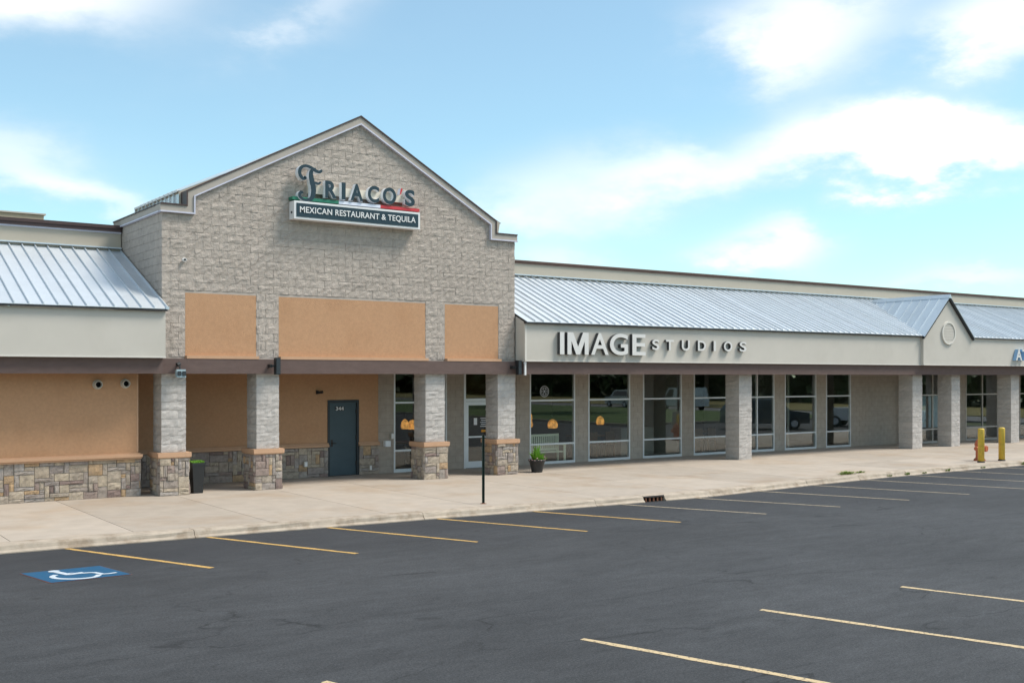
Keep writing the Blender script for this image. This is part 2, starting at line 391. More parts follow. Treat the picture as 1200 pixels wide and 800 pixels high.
def smooth_pts(pts, k=6):
    """Catmull-Rom through points (any tuple length)"""
    res = []
    n = len(pts)
    for i in range(n - 1):
        p0, p1, p2, p3 = pts[max(i - 1, 0)], pts[i], pts[i + 1], pts[min(i + 2, n - 1)]
        for j in range(k):
            t = j / k
            res.append(tuple(.5 * ((2 * b) + (c - a) * t + (2 * a - 5 * b + 4 * c - d) * t * t + (-a + 3 * b - 3 * c + d) * t ** 3) for a, b, c, d in zip(p0, p1, p2, p3)))
    res.append(tuple(pts[-1])); return res

_rough = {}
def rough_panel(w, h, d, amp, mname, var, nx=4, nz=3):
    """a rock-faced block: broken face towards -Y, origin at lower left of the face"""
    key = (round(w, 3), round(h, 3), d, amp, mname, var)
    if key in _rough: return _rough[key]
    rr = random.Random(sum(ord(q) * (i + 7) for i, q in enumerate(str(key))))
    mb = MB(); vs = []; g = .0015
    for j in range(nz + 1):
        for i in range(nx + 1):
            ed = i in (0, nx) or j in (0, nz)
            y = -rr.uniform(*((.12, .75) if mname != 'stone' else (0, .35))) * amp if ed else -rr.uniform(.1, 1.0) * amp
            jx = 0 if ed else rr.uniform(-.25, .25) * w / nx; jz = 0 if ed else rr.uniform(-.25, .25) * h / nz
            vs.append((g + (w - 2 * g) * i / nx + jx, y, g + (h - 2 * g) * j / nz + jz))
    fs = [(j * (nx + 1) + i, j * (nx + 1) + i + 1, (j + 1) * (nx + 1) + i + 1, (j + 1) * (nx + 1) + i) for j in range(nz) for i in range(nx)]
    ring = [i for i in range(nx + 1)] + [j * (nx + 1) + nx for j in range(1, nz + 1)] + [nz * (nx + 1) + i for i in range(nx - 1, -1, -1)] + [j * (nx + 1) for j in range(nz - 1, 0, -1)]
    b0 = len(vs)
    for r in ring: vs.append((vs[r][0], d, vs[r][2]))
    m = len(ring)
    fs += [(ring[k], b0 + k, b0 + (k + 1) % m, ring[(k + 1) % m]) for k in range(m)]
    mb.add(vs, fs)
    me = mb.mesh('rough_piece', mname)
    _rough[key] = (mb, me); return _rough[key]
def rough_box(w, d, h, amp, mname, var):
    """four broken sides, origin at lower left front corner"""
    key = ('b', round(w, 3), round(d, 3), round(h, 3), amp, mname, var)
    if key in _rough: return _rough[key]
    rr = random.Random(sum(ord(q) * (i + 7) for i, q in enumerate(str(key))))
    per = []
    nx = 4 if w > .3 else 2; ny = 4
    for i in range(nx): per.append((w * i / nx, 0, 0, -1, i == 0))
    for i in range(ny): per.append((w, d * i / ny, 1, 0, i == 0))
    for i in range(nx): per.append((w - w * i / nx, d, 0, 1, i == 0))
    for i in range(ny): per.append((0, d - d * i / ny, -1, 0, i == 0))
    nz = 3; g = .004; vs = []; n = len(per)
    for j in range(nz + 1):
        for x, y, nx_, ny_, corner in per:
            a = (rr.uniform(.15, .5) if corner else rr.uniform(.1, .8) if j in (0, nz) else rr.uniform(.1, 1)) * amp
            cx = (-1 if x == 0 else 1) if corner else nx_
            cy = (-1 if y == 0 else 1) if corner else ny_
            jz = 0 if j in (0, nz) else rr.uniform(-.25, .25) * h / nz
            vs.append((x + cx * a, y + cy * a, g + (h - 2 * g) * j / nz + jz))
    fs = [(j * n + i, j * n + (i + 1) % n, (j + 1) * n + (i + 1) % n, (j + 1) * n + i) for j in range(nz) for i in range(n)]
    fs += [list(range(n - 1, -1, -1)), list(range(nz * n, nz * n + n))]
    mb = MB().add(vs, fs); _rough[key] = (mb, mb.mesh('rough_piece', mname)); return _rough[key]

def stones_fill(nw, nh, rr):
    """random ashlar on a grid of nw x nh units -> list of (x,z,w,h)"""
    occ = [[False] * nw for _ in range(nh)]; res = []
    sizes = [(3, 1), (4, 1), (2, 1), (4, 2), (3, 2), (2, 2), (1, 2), (1, 3), (5, 2), (2, 3), (3, 3), (5, 1), (1, 1)]
    wts = [11, 8, 8, 9, 10, 8, 6, 6, 5, 4, 3, 4, 3]
    for z in range(nh):
        for x in range(nw):
            if occ[z][x]: continue
            for _ in range(30):
                w, h = rr.choices(sizes, wts)[0]
                if x + w <= nw and z + h <= nh and not any(occ[z + j][x + i] for i in range(w) for j in range(h)): break
            else: w = h = 1
            for i in range(w):
                for j in range(h): occ[z + j][x + i] = True
            res.append((x, z, w, h))
    return res
def stone_face(parent, x, y, z, w, h, rz=0.0, seed=1, u=.098):
    """ledge stones over a w x h face starting at the lower left corner (x,y,z); rz turns the face"""
    rr = random.Random(seed)
    nw = max(2, round(w / u)); nh = max(2, round(h / .091)); uw = w / nw; uh = h / nh
    c, s_ = math.cos(rz), math.sin(rz)
    for (i, j, a, b) in stones_fill(nw, nh, rr):
        p = .004
        me = rough_panel(a * uw - 2 * p, b * uh - 2 * p, .05, .022, 'stone', rr.randrange(3), 4 if a > 2 else 3, 3)[1]
        lx = i * uw + p; out_ = rr.uniform(-.026, .006)
        inst('ledge_stone', me, parent, (x + c * lx - s_ * out_, y + s_ * lx + c * out_, z + j * uh + p), rz)

def text_mesh(body, h_target, w_target=None, extrude=.02, offset=0.0, spacing=1.0):
    """letters as a mesh in the XZ plane facing -Y, lower left at origin; returns MB-like lists"""
    cu = bpy.data.curves.new('lettering', 'FONT'); cu.body = body; cu.size = 1; cu.extrude = extrude; cu.offset = offset; cu.space_character = spacing; cu.resolution_u = 6
    o = bpy.data.objects.new('lettering', cu); COL.objects.link(o)
    dg = bpy.context.evaluated_depsgraph_get(); dg.update()
    me = bpy.data.meshes.new_from_object(o.evaluated_get(dg))
    vs = [tuple(v.co) for v in me.vertices]; fs = [list(p.vertices) for p in me.polygons]; nr = [p.normal.z for p in me.polygons]
    bpy.data.objects.remove(o); bpy.data.meshes.remove(me); bpy.data.curves.remove(cu)
    x0 = min(v[0] for v in vs); x1 = max(v[0] for v in vs); y0 = min(v[1] for v in vs); y1 = max(v[1] for v in vs)
    sz = h_target / (y1 - y0); sx = (w_target / (x1 - x0)) if w_target else sz
    return [((v[0] - x0) * sx, -v[2], (v[1] - y0) * sz) for v in vs], fs, nr
def letter(name, body, x, y, z, w, h, depth, mats, parent, offset=.02):
    vs, fs, nr = text_mesh(body, h, w, depth / 2, offset)
    mb = MB()
    n = 0
    mb.v = [(a + x, b + y - depth / 2, c + z) for a, b, c in vs]; mb.f = fs; mb.mi = [0 if q > .5 else 1 for q in nr]
    return mb.build(name, mats, parent)
def stroke_letter(mb, pts, y0, y1, mi_face=0, mi_side=1):
    """pts: (x,z,width); thick stroke from y1 (back) to y0 (front)"""
    pr = strip2d([Vector((p[0], p[1])) for p in pts], [p[2] for p in pts])
    n = len(pr); vs = []
    for y in (y0, y1):
        for a, b in pr: vs += [(a.x, y, a.y), (b.x, y, b.y)]
    fs = []
    for i in range(n - 1):
        k = 2 * i
        mb.add([], [])
    base = len(mb.v); mb.v += vs
    def F(f, mi): mb.f.append([q + base for q in f]); mb.mi.append(mi)
    m = 2 * n
    for i in range(n - 1):
        k = 2 * i
        F((k, k + 1, k + 3, k + 2), mi_face); F((m + k, m + k + 2, m + k + 3, m + k + 1), mi_side)
        F((k, k + 2, m + k + 2, m + k), mi_side); F((k + 1, m + k + 1, m + k + 3, k + 3), mi_side)
    F((0, m, m + 1, 1), mi_side); k = 2 * (n - 1); F((k, k + 1, m + k + 1, m + k), mi_side)

# ------------------------------------------------------------ setting: ground, lot, road
tag(MB().prism_z([(-900, -900), (900, -900), (900, 900), (-900, 900)], -.6, -.10).build('ground', 'earth', None), kind='structure')
KX = [(-60, 20.5), (-6, 20.4), (3.6, 20.30), (7.1, 20.20), (11.4, 20.02), (14, 19.86), (17.2, 19.72), (19.5, 19.68), (22.3, 19.93), (24.7, 20.18), (28, 20.40), (33, 20.52), (36, 20.52), (62, 20.6)]
def kerb_y(x):
    for (a, ya), (b, yb) in zip(KX, KX[1:]):
        if a <= x <= b:
            t = (x - a) / (b - a); t = t * t * (3 - 2 * t) * .5 + t * .5; return ya + (yb - ya) * t
    return KX[-1][1]
lot_top = [(x, kerb_y(x) + .2) for x in [62 - 2 * i for i in range(62)]]
lot = MB().prism_z([(-60, -30), (44, -30), (44, 7), (62, 7)] + lot_top, -.08, 0.0).build('parking_lot', 'asphalt', None, kind='structure')
tag(MB().prism_z([(44, -120), (68, -120), (68, 6.9), (44, 6.9)], -.09, .10).build('lawn', 'lawn', None), kind='structure')
mb = MB(); mb.box(43.85, 44, -30, 7.15, -.08, .15); mb.box(44, 62, 6.9, 7.15, -.08, .15); mb.build('lot_edge_kerb', 'kerb', None, kind='structure')
tag(bx('road', 'road', None, 68, 76, -160, 160, -.09, .02), kind='structure')
tag(bx('verge', 'dry_grass', None, 76, 97, -160, 160, -.09, .08), kind='structure')

def line(x0, y0, x1, y1, m, seed):
    rr = random.Random(seed); n = 24; mb = MB(); vs = []
    d = Vector((x1 - x0, y1 - y0)).normalized(); nr = Vector((-d.y, d.x))
    for i in range(n + 1):
        t = i / n; p = Vector((x0 + (x1 - x0) * t, y0 + (y1 - y0) * t)); w = .052
        a = p + nr * (w + rr.uniform(-.014, .008)); b = p - nr * (w + rr.uniform(-.014, .008))
        vs += [(a.x, a.y, .004), (b.x, b.y, .004)]
    mb.add(vs, [(2 * i, 2 * i + 1, 2 * i + 3, 2 * i + 2) for i in range(n)])
    mb.f = [f[::-1] for f in mb.f]
    return mb.build('parking_line', m, lot)
for k in range(15):
    xs = 4.65 + 2.46 * k + (.03 if k % 2 else -.02); ys = kerb_y(xs) - .02
    line(xs, ys, xs + 1.42, 16.9 - .08 * min(k, 10) if k else 16.88, 'yellow_line' if k < 5 else 'dull_line', 50 + k)
for k, xs in enumerate((4.70, 7.90, 10.79, 13.62)):
    line(xs, 9.95 - .09 * k, xs + 1.65, 9.95 - .09 * k - 5.6, 'pale_line', 90 + k)
# blue accessible symbol
ax, ay = 4.155, 17.53
def quad(z, g): return [(3.68 - g, 16.98 - g), (4.84 + g, 17.02 - g), (4.64 + g, 18.07 + g), (3.47 - g, 18.05 + g)]
def sheet(name, poly, z, m, parent):
    return MB().add([(x, y, z) for x, y in poly], [list(range(len(poly)))]).build(name, m, parent)
sym = sheet('accessible_parking_symbol', quad(0, .015), .004, 'ada_red', lot)
sheet('blue_field', quad(0, 0), .008, 'ada_blue', sym)
def flat_stroke(mb, pts, w, z=.012):
    pr = strip2d([Vector(p) for p in pts], w); vs = []
    for a, b in pr: vs += [(a.x, a.y, z), (b.x, b.y, z)]
    mb.add(vs, [(2 * i, 2 * i + 1, 2 * i + 3, 2 * i + 2) for i in range(len(pr) - 1)])
mb = MB()
flat_stroke(mb, [(3.94, 17.86), (3.99, 17.70), (4.05, 17.50)], .10)
flat_stroke(mb, [(4.00, 17.62), (4.10, 17.62), (4.16, 17.58), (4.27, 17.60)], .055, .0124)
flat_stroke(mb, [(4.03, 17.51), (4.20, 17.53), (4.37, 17.50), (4.42, 17.44)], .075, .0128)
flat_stroke(mb, [(4.40, 17.49), (4.455, 17.35), (4.48, 17.25)], .075, .0132)
flat_stroke(mb, [(4.455, 17.265), (4.57, 17.245), (4.69, 17.275)], .065, .0136)
flat_stroke(mb, smooth_pts([(3.88, 17.60), (3.80, 17.48), (3.81, 17.33), (3.89, 17.20), (4.03, 17.10), (4.18, 17.06), (4.32, 17.09), (4.40, 17.20), (4.42, 17.26)], 4), .085, .0116)
mb.build('wheelchair_figure', 'ada_white', sym)
hp = [(3.92 + .085 * math.cos(t * math.pi / 8), 17.93 + .085 * math.sin(t * math.pi / 8)) for t in range(16)]
mb = MB().add([(x, y, .014) for x, y in hp], [list(range(16))]); mb.build('wheelchair_head', 'ada_white', sym)

# ------------------------------------------------------------ kerb and pavement
kerb = MB().box(-60, 62, 21.2, 21.3, -.3, -.12).build('kerb', 'kerb', None, kind='structure')
PROF = [(-.05, -.06), (-.05, .018), (-.02, .034), (.004, .055), (.025, .118), (.045, .142), (.075, .15), (.36, .15), (.36, -.06)]
def kerb_stone(x0, x1):
    xs = [x0 + .006 + (x1 - x0 - .012) * i / max(2, int((x1 - x0) / .5)) for i in range(max(2, int((x1 - x0) / .5)) + 1)]
    mb = MB(); vs = []; n = len(PROF); rr = random.Random(int(x0 * 100))
    for x in xs:
        b = kerb_y(x)
        for q, (o, z) in enumerate(PROF): vs.append((x, b + o + (rr.uniform(-.008, .008) if 1 < q < 7 else 0), z + (rr.uniform(-.005, .004) if 1 < q < 6 else 0)))
    fs = [(i * n + k, (i + 1) * n + k, (i + 1) * n + k + 1, i * n + k + 1) for i in range(len(xs) - 1) for k in range(n - 1)]
    fs += [list(range(n)), list(range((len(xs) - 1) * n, len(xs) * n))[::-1]]
    mb.add(vs, fs).build('kerb_stone', 'kerb', kerb)
KJ = [-50, -40, -30, -20, -12, -7.5, -2.9, 2.0, 6.91, 11.75, 16.24, 17.70, 18.36, 19.81, 21.82, 24.09, 26.6, 29.0, 31.5, 34.2, 36.6, 39, 42, 45, 48, 51, 54, 57, 60]
for a, b in zip(KJ, KJ[1:]):
    if abs(a - 17.70) < .01: continue
    kerb_stone(a, b)
walk = MB().box(-60, 62, 20.6, 29.6, -.08, .10).build('pavement', 'joint', None, kind='structure')
WJ = [-50, -40, -30, -20, -12, -8.3, -5.8, -3.4, -1.0, 1.4, 3.80, 5.90, 8.53, 11.05, 13.38, 16.75, 19.6, 22.1, 24.5, 27, 29.4, 31.9, 34.3, 36.8, 39.2, 41.7, 44.1, 46.6, 49, 52, 55, 58, 61]
g = .007
for a, b in zip(WJ, WJ[1:]):
    xs = [a + g + (b - a - 2 * g) * i / 5 for i in range(6)]
    cuts = [None, 23.2, 26.2, 28.86] if a > 19 else [None, 28.86]
    for y0, y1 in zip(cuts, cuts[1:]):
        fr = [(x, kerb_y(x) + .362 + g) for x in xs] if y0 is None else [(x, y0 + g) for x in xs]
        MB().prism_z(fr + [(b - g, y1 - g), (a + g, y1 - g)], .02, .15).build('concrete_slab', 'walk', walk)

# ------------------------------------------------------------ shared building pieces
ROOF_Y0, ROOF_Z0, ROOF_Y1, ROOF_Z1 = 25.80, 4.62, 29.78, 6.34
PW = .305
def roof_panel_mesh():
    mb = MB(); w = PW; r = .019; h = .052
    dy, dz = ROOF_Y1 - ROOF_Y0, ROOF_Z1 - ROOF_Z0
    def sec(x0, x1, za, zb):
        mb.add([(x0, 0, za), (x1, 0, za), (x1, dy, dz + za), (x0, dy, dz + za), (x0, 0, zb), (x1, 0, zb), (x1, dy, dz + zb), (x0, dy, dz + zb)],
               [(0, 3, 2, 1), (4, 5, 6, 7), (0, 1, 5, 4), (1, 2, 6, 5), (2, 3, 7, 6), (3, 0, 4, 7)])
    sec(.0015, w - r - .0015, -.012, 0); sec(w - r - .0005, w - .0005, -.012, h)
    return mb.mesh('roof_panel', 'roof')
RPM = roof_panel_mesh()
def slope_roof(parent, x0, x1):
    mb = MB(); mb.prism_x([(ROOF_Y0 + .061, ROOF_Z0 - .0), (ROOF_Y1, ROOF_Z1 - .02), (ROOF_Y1, ROOF_Z1 - .06), (ROOF_Y0 + .061, ROOF_Z0 - .045)][::-1], x0, x1)
    rf = mb.build('roof', 'black_edge', parent)
    n = int(round((x1 - x0) / PW))
    for i in range(n):
        inst('roof_panel', RPM, rf, (x0 + PW * i, ROOF_Y0 + R.uniform(-.006, .006), ROOF_Z0 + R.uniform(-.002, .002)))
    bx('ridge_flashing', 'roof_side', rf, x0, x1, ROOF_Y1 - .10, ROOF_Y1 + .01, ROOF_Z1 + .055, ROOF_Z1 + .085)
    return rf
def drip(parent, x0, x1, y=25.80):
    bx('drip_edge', 'black_edge', parent, x0, x1, y + .005, y + .06, ROOF_Z0 - .058, ROOF_Z0 - .014)

def window(parent, x0, x1, y, z0, z1, hz=(), vx=(), m='frame', name='window', sill=.10, fw=.05):
    mb = MB(); d = .09
    mb.box(x0, x0 + fw, y - d, y, z0, z1); mb.box(x1 - fw, x1, y - d, y, z0, z1)
    mb.box(x0 + fw, x1 - fw, y - d, y, z1 - fw, z1); mb.box(x0 + fw, x1 - fw, y - d - .004, y, z0, z0 + sill)
    fr = mb.build(name, m, parent)
    xs = [x0 + fw] + [v for v in vx] + [x1 - fw]
    zs = [z0 + sill] + list(hz) + [z1 - fw]
    for q in hz: bx('mullion', m, fr, x0 + fw, x1 - fw, y - d + .006, y - .01, q - .028, q + .028)
    for v in vx: bx('mullion', m, fr, v - .028, v + .028, y - d + .002, y - .006, z0 + sill, z1 - fw)
    for a, b in zip(xs, xs[1:]):
        for c, e in zip(zs, zs[1:]):
            ga = a if a == xs[0] else a + .028; gb = b if b == xs[-1] else b - .028
            gc = c if c == zs[0] else c + .028; ge = e if e == zs[-1] else e - .028
            bx('pane', 'glass', fr, ga, gb, y - .055, y - .045, gc, ge)
    return fr
def cmu(parent, rects, y, z0=.15, z1=3.3):
    """smooth block courses laid in running bond with recessed joints over the X ranges given"""
    for a, b in rects:
        c = bx('block_wall', 'cmu_joint', parent, a, b, y + .006, y + .16, z0, z1)
        mb = MB(); k = 0; z = z0
        while z < z1 - .02:
            ze = min(z + .2032, z1)
            x = math.floor(a / .4064) * .4064 + (.2032 if k % 2 else 0) - .4064
            while x < b:
                p, q = max(x, a) + .004, min(x + .4064, b) - .004
                if q - p > .03:
                    o = R.uniform(-.002, .002); mb.box(p, q, y + o, y + .02, z + .004, ze - .004)
                x += .4064
            z = ze; k += 1
        mb.build('block_courses', 'cmu', c, kind='stuff')

def column(parent, x0, x1, stone_base=True, seed=0, ztop=3.42, y0=26.4, m='column_block'):
    w = x1 - x0; d = .62
    mb = MB(); mb.box(x0 - .001, x1 + .001, y0 - .001, y0 + d + .001, .15, ztop)
    c = mb.build('column', 'mortar', parent)
    rr = random.Random(seed); zb = 1.19 if stone_base else .15
    n = round((ztop - zb) / .2032); h = (ztop - zb) / n
    for k in range(n):
        cut = w * (.655 if (k + seed) % 2 else .345)
        for a, b in ((0, cut), (cut, w)):
            inst('column_block', rough_box(b - a - .003, d, h, .028, m, rr.randrange(8))[1], c, (x0 + a + .002, y0, zb + k * h))
    if stone_base:
        bw = .065
        mb = MB(); mb.box(x0 - bw + .012, x1 + bw - .012, y0 - bw + .012, y0 + d + bw - .012, .15, 1.06)
        mb.build('stone_core', 'stone_joint', c)
        H = .91
        stone_face(c, x0 - bw, y0 - bw, .15, w + 2 * bw, H, 0, seed * 7 + 1, .092)
        stone_face(c, x0 - bw, y0 + d + bw, .15, d + 2 * bw, H, rad(-90), seed * 7 + 2, .092)
        stone_face(c, x1 + bw, y0 - bw, .15, d + 2 * bw, H, rad(90), seed * 7 + 3, .092)
        cp = bw + .05
        mb = MB(); mb.box(x0 - cp, x1 + cp, y0 - cp, y0 + d + cp, 1.075, 1.185); mb.box(x0 - cp + .02, x1 + cp - .02, y0 - cp + .02, y0 + d + cp - .02, 1.05, 1.075)
        mb.build('ledge_cap', 'stucco_trim', c)
    return c

# ------------------------------------------------------------ left wing
lw = thing('retail_wing', 'low left wing with tan stucco wall, stone base and white ribbed metal roof', 'building', (0, 26.8, 0))
X0L, X1L = -9.0, 7.78
wl = bx('wall', 'stucco', lw, X0L, X1L, 26.80, 27.0, 1.15, 3.30)
bx('corner_bead', 'stucco_trim', wl, X1L - .035, X1L + .004, 26.793, 26.83, 1.2, 3.2)
sb = bx('stone_base', 'stone_joint', lw, X0L, X1L, 26.778, 27.0, .15, 1.045)
stone_face(sb, -2.0, 26.765, .15, X1L + 2.0 + .02, .90, 0, 11, .108)
stone_face(sb, X1L + .035, 26.765, .15, .5, .90, rad(90), 12, .112)
mb = MB(); mb.box(X0L, X1L + .075, 26.66, 26.82, 1.09, 1.155); mb.box(X0L, X1L + .055, 26.69, 26.82, 1.045, 1.09); mb.box(X0L, X1L + .04, 26.735, 26.82, 1.155, 1.18); mb.build('stone_ledge', 'stucco_trim', lw)
bx('side_wall', 'stucco', lw, X1L - .2, X1L - .002, 27.0, 28.84, .15, 3.30)
bx('beam', 'beam', lw, X0L, 8.13, 26.02, 26.22, 3.09, 3.455)
bx('fascia', 'fascia', lw, X0L, 8.16, 25.90, 26.2, 3.495, 4.56)
bx('fascia_lip', 'fascia_lip', lw, X0L, 8.165, 25.885, 26.21, 3.46, 3.494)
bx('soffit', 'soffit', lw, X0L, 8.1, 26.23, 26.9, 3.30, 3.34)
slope_roof(lw, 8.19 - PW * 56, 8.19); drip(lw, X0L, 8.18)
bx('roof_edge_flashing', 'roof_side', lw, 8.14, 8.215, 25.79, 26.39, 4.60, 4.665)
bx('parapet', 'parapet', lw, X0L, 8.20, 29.80, 30.1, 5.6, 6.80)
bx('parapet_flashing', 'lavender', lw, X0L, 8.20, 29.765, 30.1, 6.80, 6.845)
mb = MB(); mb.box(X0L, 8.20, 29.72, 30.1, 6.846, 6.925); mb.box(X0L, 8.20, 29.695, 30.1, 6.925, 7.01); mb.build('parapet_cap', 'brown_metal', lw)
bx('flat_roof', 'soffit', lw, X0L, 8.20, 30.1, 45, 5.9, 6.2)
bx('rear_wall', 'parapet', lw, X0L, 8.20, 45, 45.2, 0, 6.8)
bx('end_wall', 'parapet', lw, X0L - .2, X0L, 26.8, 45.2, 0, 6.8)

# ------------------------------------------------------------ gabled restaurant front
rb = thing('gabled_restaurant', 'tall gabled restaurant front of rock-faced grey block with tan stucco panels', 'building', (13.4, 26.4, 0))
GX0, GX1 = 8.22, 18.61
AP = (13.52, 9.96); KL, KR = 8.83, 17.88; ZS = 7.16; ZK = 7.52
def rake(x):
    if x < KL or x > KR: return ZS
    if x < AP[0]: return ZK + (AP[1] - ZK) * (x - KL) / (AP[0] - KL)
    return ZK + (AP[1] - ZK) * (KR - x) / (KR - AP[0])
PANELS = [(8.79, 10.61), (11.21, 15.56), (16.19, 18.02)]
PZ0, PZ1 = 3.50, 5.06
YB = 26.40
wall = MB().prism_y([(GX0 + .03, 3.42), (GX1 - .01, 3.42), (GX1 - .01, ZS - .02), (KR, ZS - .02), (KR, ZK - .02), (AP[0], AP[1] - .03), (KL, ZK - .02), (KL, ZS - .02), (GX0 + .03, ZS - .02)], YB - .003, YB + .30).build('wall', 'mortar', rb)
for a, b in PANELS:
    pn = bx('stucco_panel', 'stucco', wall, a + .004, b - .004, YB - .006, YB + .04, PZ0 + .03, PZ1)
    bx('panel_ledge', 'stucco_trim', wall, a - .01, b + .01, YB - .17, YB + .04, PZ0 - .045, PZ0 + .028)
blocks = []
H = (ZS - PZ0) / 18
z = PZ0; k = 0
while z < AP[1] - .1:
    top = min(z + H, 20)
    if z >= ZS - .02:
        if top > AP[1] - .12: break
        t = (top - ZK) / (AP[1] - ZK)
        xa = KL if top <= ZK else KL + (AP[0] - KL) * t; xb = KR if top <= ZK else KR - (KR - AP[0]) * t
        xa += .02; xb -= .02
    else: xa, xb = GX0, GX1
    x = GX0 - (.2032 if k % 2 else 0)
    # panel openings
    while x < xb:
        p, q = max(x, xa), min(x + .4064, xb); x += .4064
        segs = [(p, q)]
        if z < PZ1 - .06:
            for a, b in PANELS:
                ns = []
                for s0, s1 in segs:
                    if s1 <= a or s0 >= b: ns.append((s0, s1))
                    else:
                        if s0 < a: ns.append((s0, a))
                        if s1 > b: ns.append((b, s1))
                segs = ns
        for s0, s1 in segs:
            if s1 - s0 > .05: blocks.append((s0, z, s1 - s0, top - z))
    z = top; k += 1
blocks.sort(key=lambda b: -(b[2] > .15) * 1.0 / math.hypot(b[0] + 0, 26.4))
rest = MB()
for i, (x, z, w, h) in enumerate(blocks):
    w2 = round((w - .003) / .02) * .02 if w < .38 else w - .003
    mbp, me = rough_panel(w - .003 if w > .38 else w2, h - .003, .05, .024, 'block', R.randrange(14), 5 if w > .25 else 3, 3)
    oy = R.uniform(-.007, .001)
    if i < 300: inst('split_face_block', me, wall, (x + .0015, YB + oy, z + .0015))
    else: rest.add([(a + x + .0015, b + YB + oy, c + z + .0015) for a, b, c in mbp.v], mbp.f)
# flank of the gable block
side = bx('side_wall', 'mortar', rb, GX0 + .03, GX0 + .3, YB + .305, 30.4, 3.42, ZS - .02)
z = 4.52; k = 0; fl_ = MB()
while z < ZS - .03:
    h = min(.2032, ZS - .02 - z); y = YB + .05 - (.2 if k % 2 else 0)
    while y < 30.4:
        p, q = max(y, YB + .05), min(y + .4064, 30.4); y += .4064
        if q - p < .06: continue
        mbp = rough_panel(round(q - p - .004, 2), h - .003, .04, .010, 'block', R.randrange(4), 3, 2)[0]
        for_v = [(GX0 + .012 + b, q - .002 - a, c + z) for a, b, c in mbp.v]
        fl_.add(for_v, mbp.f)
    z += h; k += 1
rest.build('split_face_blocks', 'block', wall, kind='stuff')
fl_.build('side_blocks', 'block', side, kind='stuff')
bx('side_wall', 'mortar', rb, GX1 - .3, GX1 - .012, YB + .305, 30.4, 3.42, ZS - .02)
bx('back_wall', 'mortar', rb, GX0 + .03, GX1 - .012, 30.4, 30.6, 3.42, ZS - .02)

# rake trim: pale flashing, tan band, dark cap following the stepped gable
path = [(GX0 - .05, ZS), (KL, ZS), (KL, ZK), (AP[0], AP[1]), (KR, ZK), (KR, ZS), (GX1 + .04, ZS)]
def inset(path, d):
    """offset a polyline downwards / inwards by d (mitred)"""
    res = []
    n = len(path)
    for i in range(n):
        ns = []
        for a, b in ((i - 1, i), (i, i + 1)):
            if a < 0 or b >= n: continue
            v = Vector((path[b][0] - path[a][0], path[b][1] - path[a][1])).normalized(); ns.append(Vector((v.y, -v.x)))
        if len(ns) == 1: off = ns[0] * d
        else:
            m = (ns[0] + ns[1]).normalized(); off = m * (d / max(.3, m.dot(ns[0])))
        res.append((path[i][0] + off.x, path[i][1] + off.y))
    return res
def trim_strip(name, m, d0, d1, y0, y1, parent):
    a = inset(path, d0); b = inset(path, d1); mb = MB()
    for i in range(len(path) - 1):
        mb.prism_y([b[i], b[i + 1], a[i + 1], a[i]], y0, y1)
    return mb.build(name, m, parent)
trim = trim_strip('gable_trim', 'trim_tan', .0, .150, YB - .075, YB + .29, rb)
trim_strip('pale_flashing', 'lavender', .151, .185, YB - .105, YB + .03, trim)
trim_strip('coping_cap', 'brown_metal', -.035, -.001, YB - .10, YB + .32, trim)
mb = MB(); mb.box(GX0 - .05, GX0 + .05, YB + .291, 30.4, ZS - .15, ZS - .001); mb.build('side_trim', 'trim_tan', trim)
bx('side_flashing', 'lavender', trim, GX0 - .075, GX0 + .012, YB + .031, 30.4, ZS - .186, ZS - .1525)
bx('side_cap', 'brown_metal', trim, GX0 - .07, GX0 + .05, YB + .321, 30.4, ZS, ZS + .033)
# gable roof behind the parapet
RG0 = (8.74, 7.56); RG1 = (AP[0], 9.84); RG2 = (18.3, 7.56)
gr = MB().prism_y([(8.76, 7.0), (18.2, 7.0), RG2, RG1, RG0], 26.72, 30.3).build('gable_roof', 'parapet', rb)
for (ex, ez) in (RG0, RG2):
    n = 9; wy = (29.66 - 26.72) / n
    dx, dz = RG1[0] - ex, RG1[1] - ez
    nv = Vector((-dz, dx)).normalized() * (1 if dx > 0 else -1)
    for i in range(n):
        mb = MB()
        for (ya, yb, lo, hi) in ((0, wy - .02, .004, .018), (wy - .02, wy - .002, .004, .07)):
            mb.prism_y([(ex + nv.x * lo - dx * .01, ez + nv.y * lo - dz * .01), (RG1[0] + nv.x * lo, RG1[1] + nv.y * lo), (RG1[0] + nv.x * hi, RG1[1] + nv.y * hi), (ex + nv.x * hi - dx * .01, ez + nv.y * hi - dz * .01)], 26.72 + wy * i + ya, 26.72 + wy * i + yb)
        mb.build('roof_panel', 'roof_side', gr)
for i in range(11):
    ya = 26.72 + .325 * i; mb = MB(); mb.box(8.742, 8.759, ya + .001, ya + .30, 7.05, 7.545); mb.box(8.70, 8.759, ya + .301, ya + .324, 7.05, 7.55); mb.build('siding_panel', 'roof', gr)
bx('eave_flashing', 'white', gr, 8.69, 8.758, 26.72, 30.3, 7.552, 7.60)
# columns, beam, soffit
for i, (a, b) in enumerate(((8.22, 8.80), (10.62, 11.21), (15.57, 16.18), (18.01, 18.61))): column(rb, a, b, True, 3 + i)
bx('beam', 'beam', rb, 8.135, 18.62, 26.24, 26.395, 3.09, 3.455)
bx('soffit', 'soffit', rb, 7.79, 20.4, 26.40, 29.0, 3.42, 3.46)
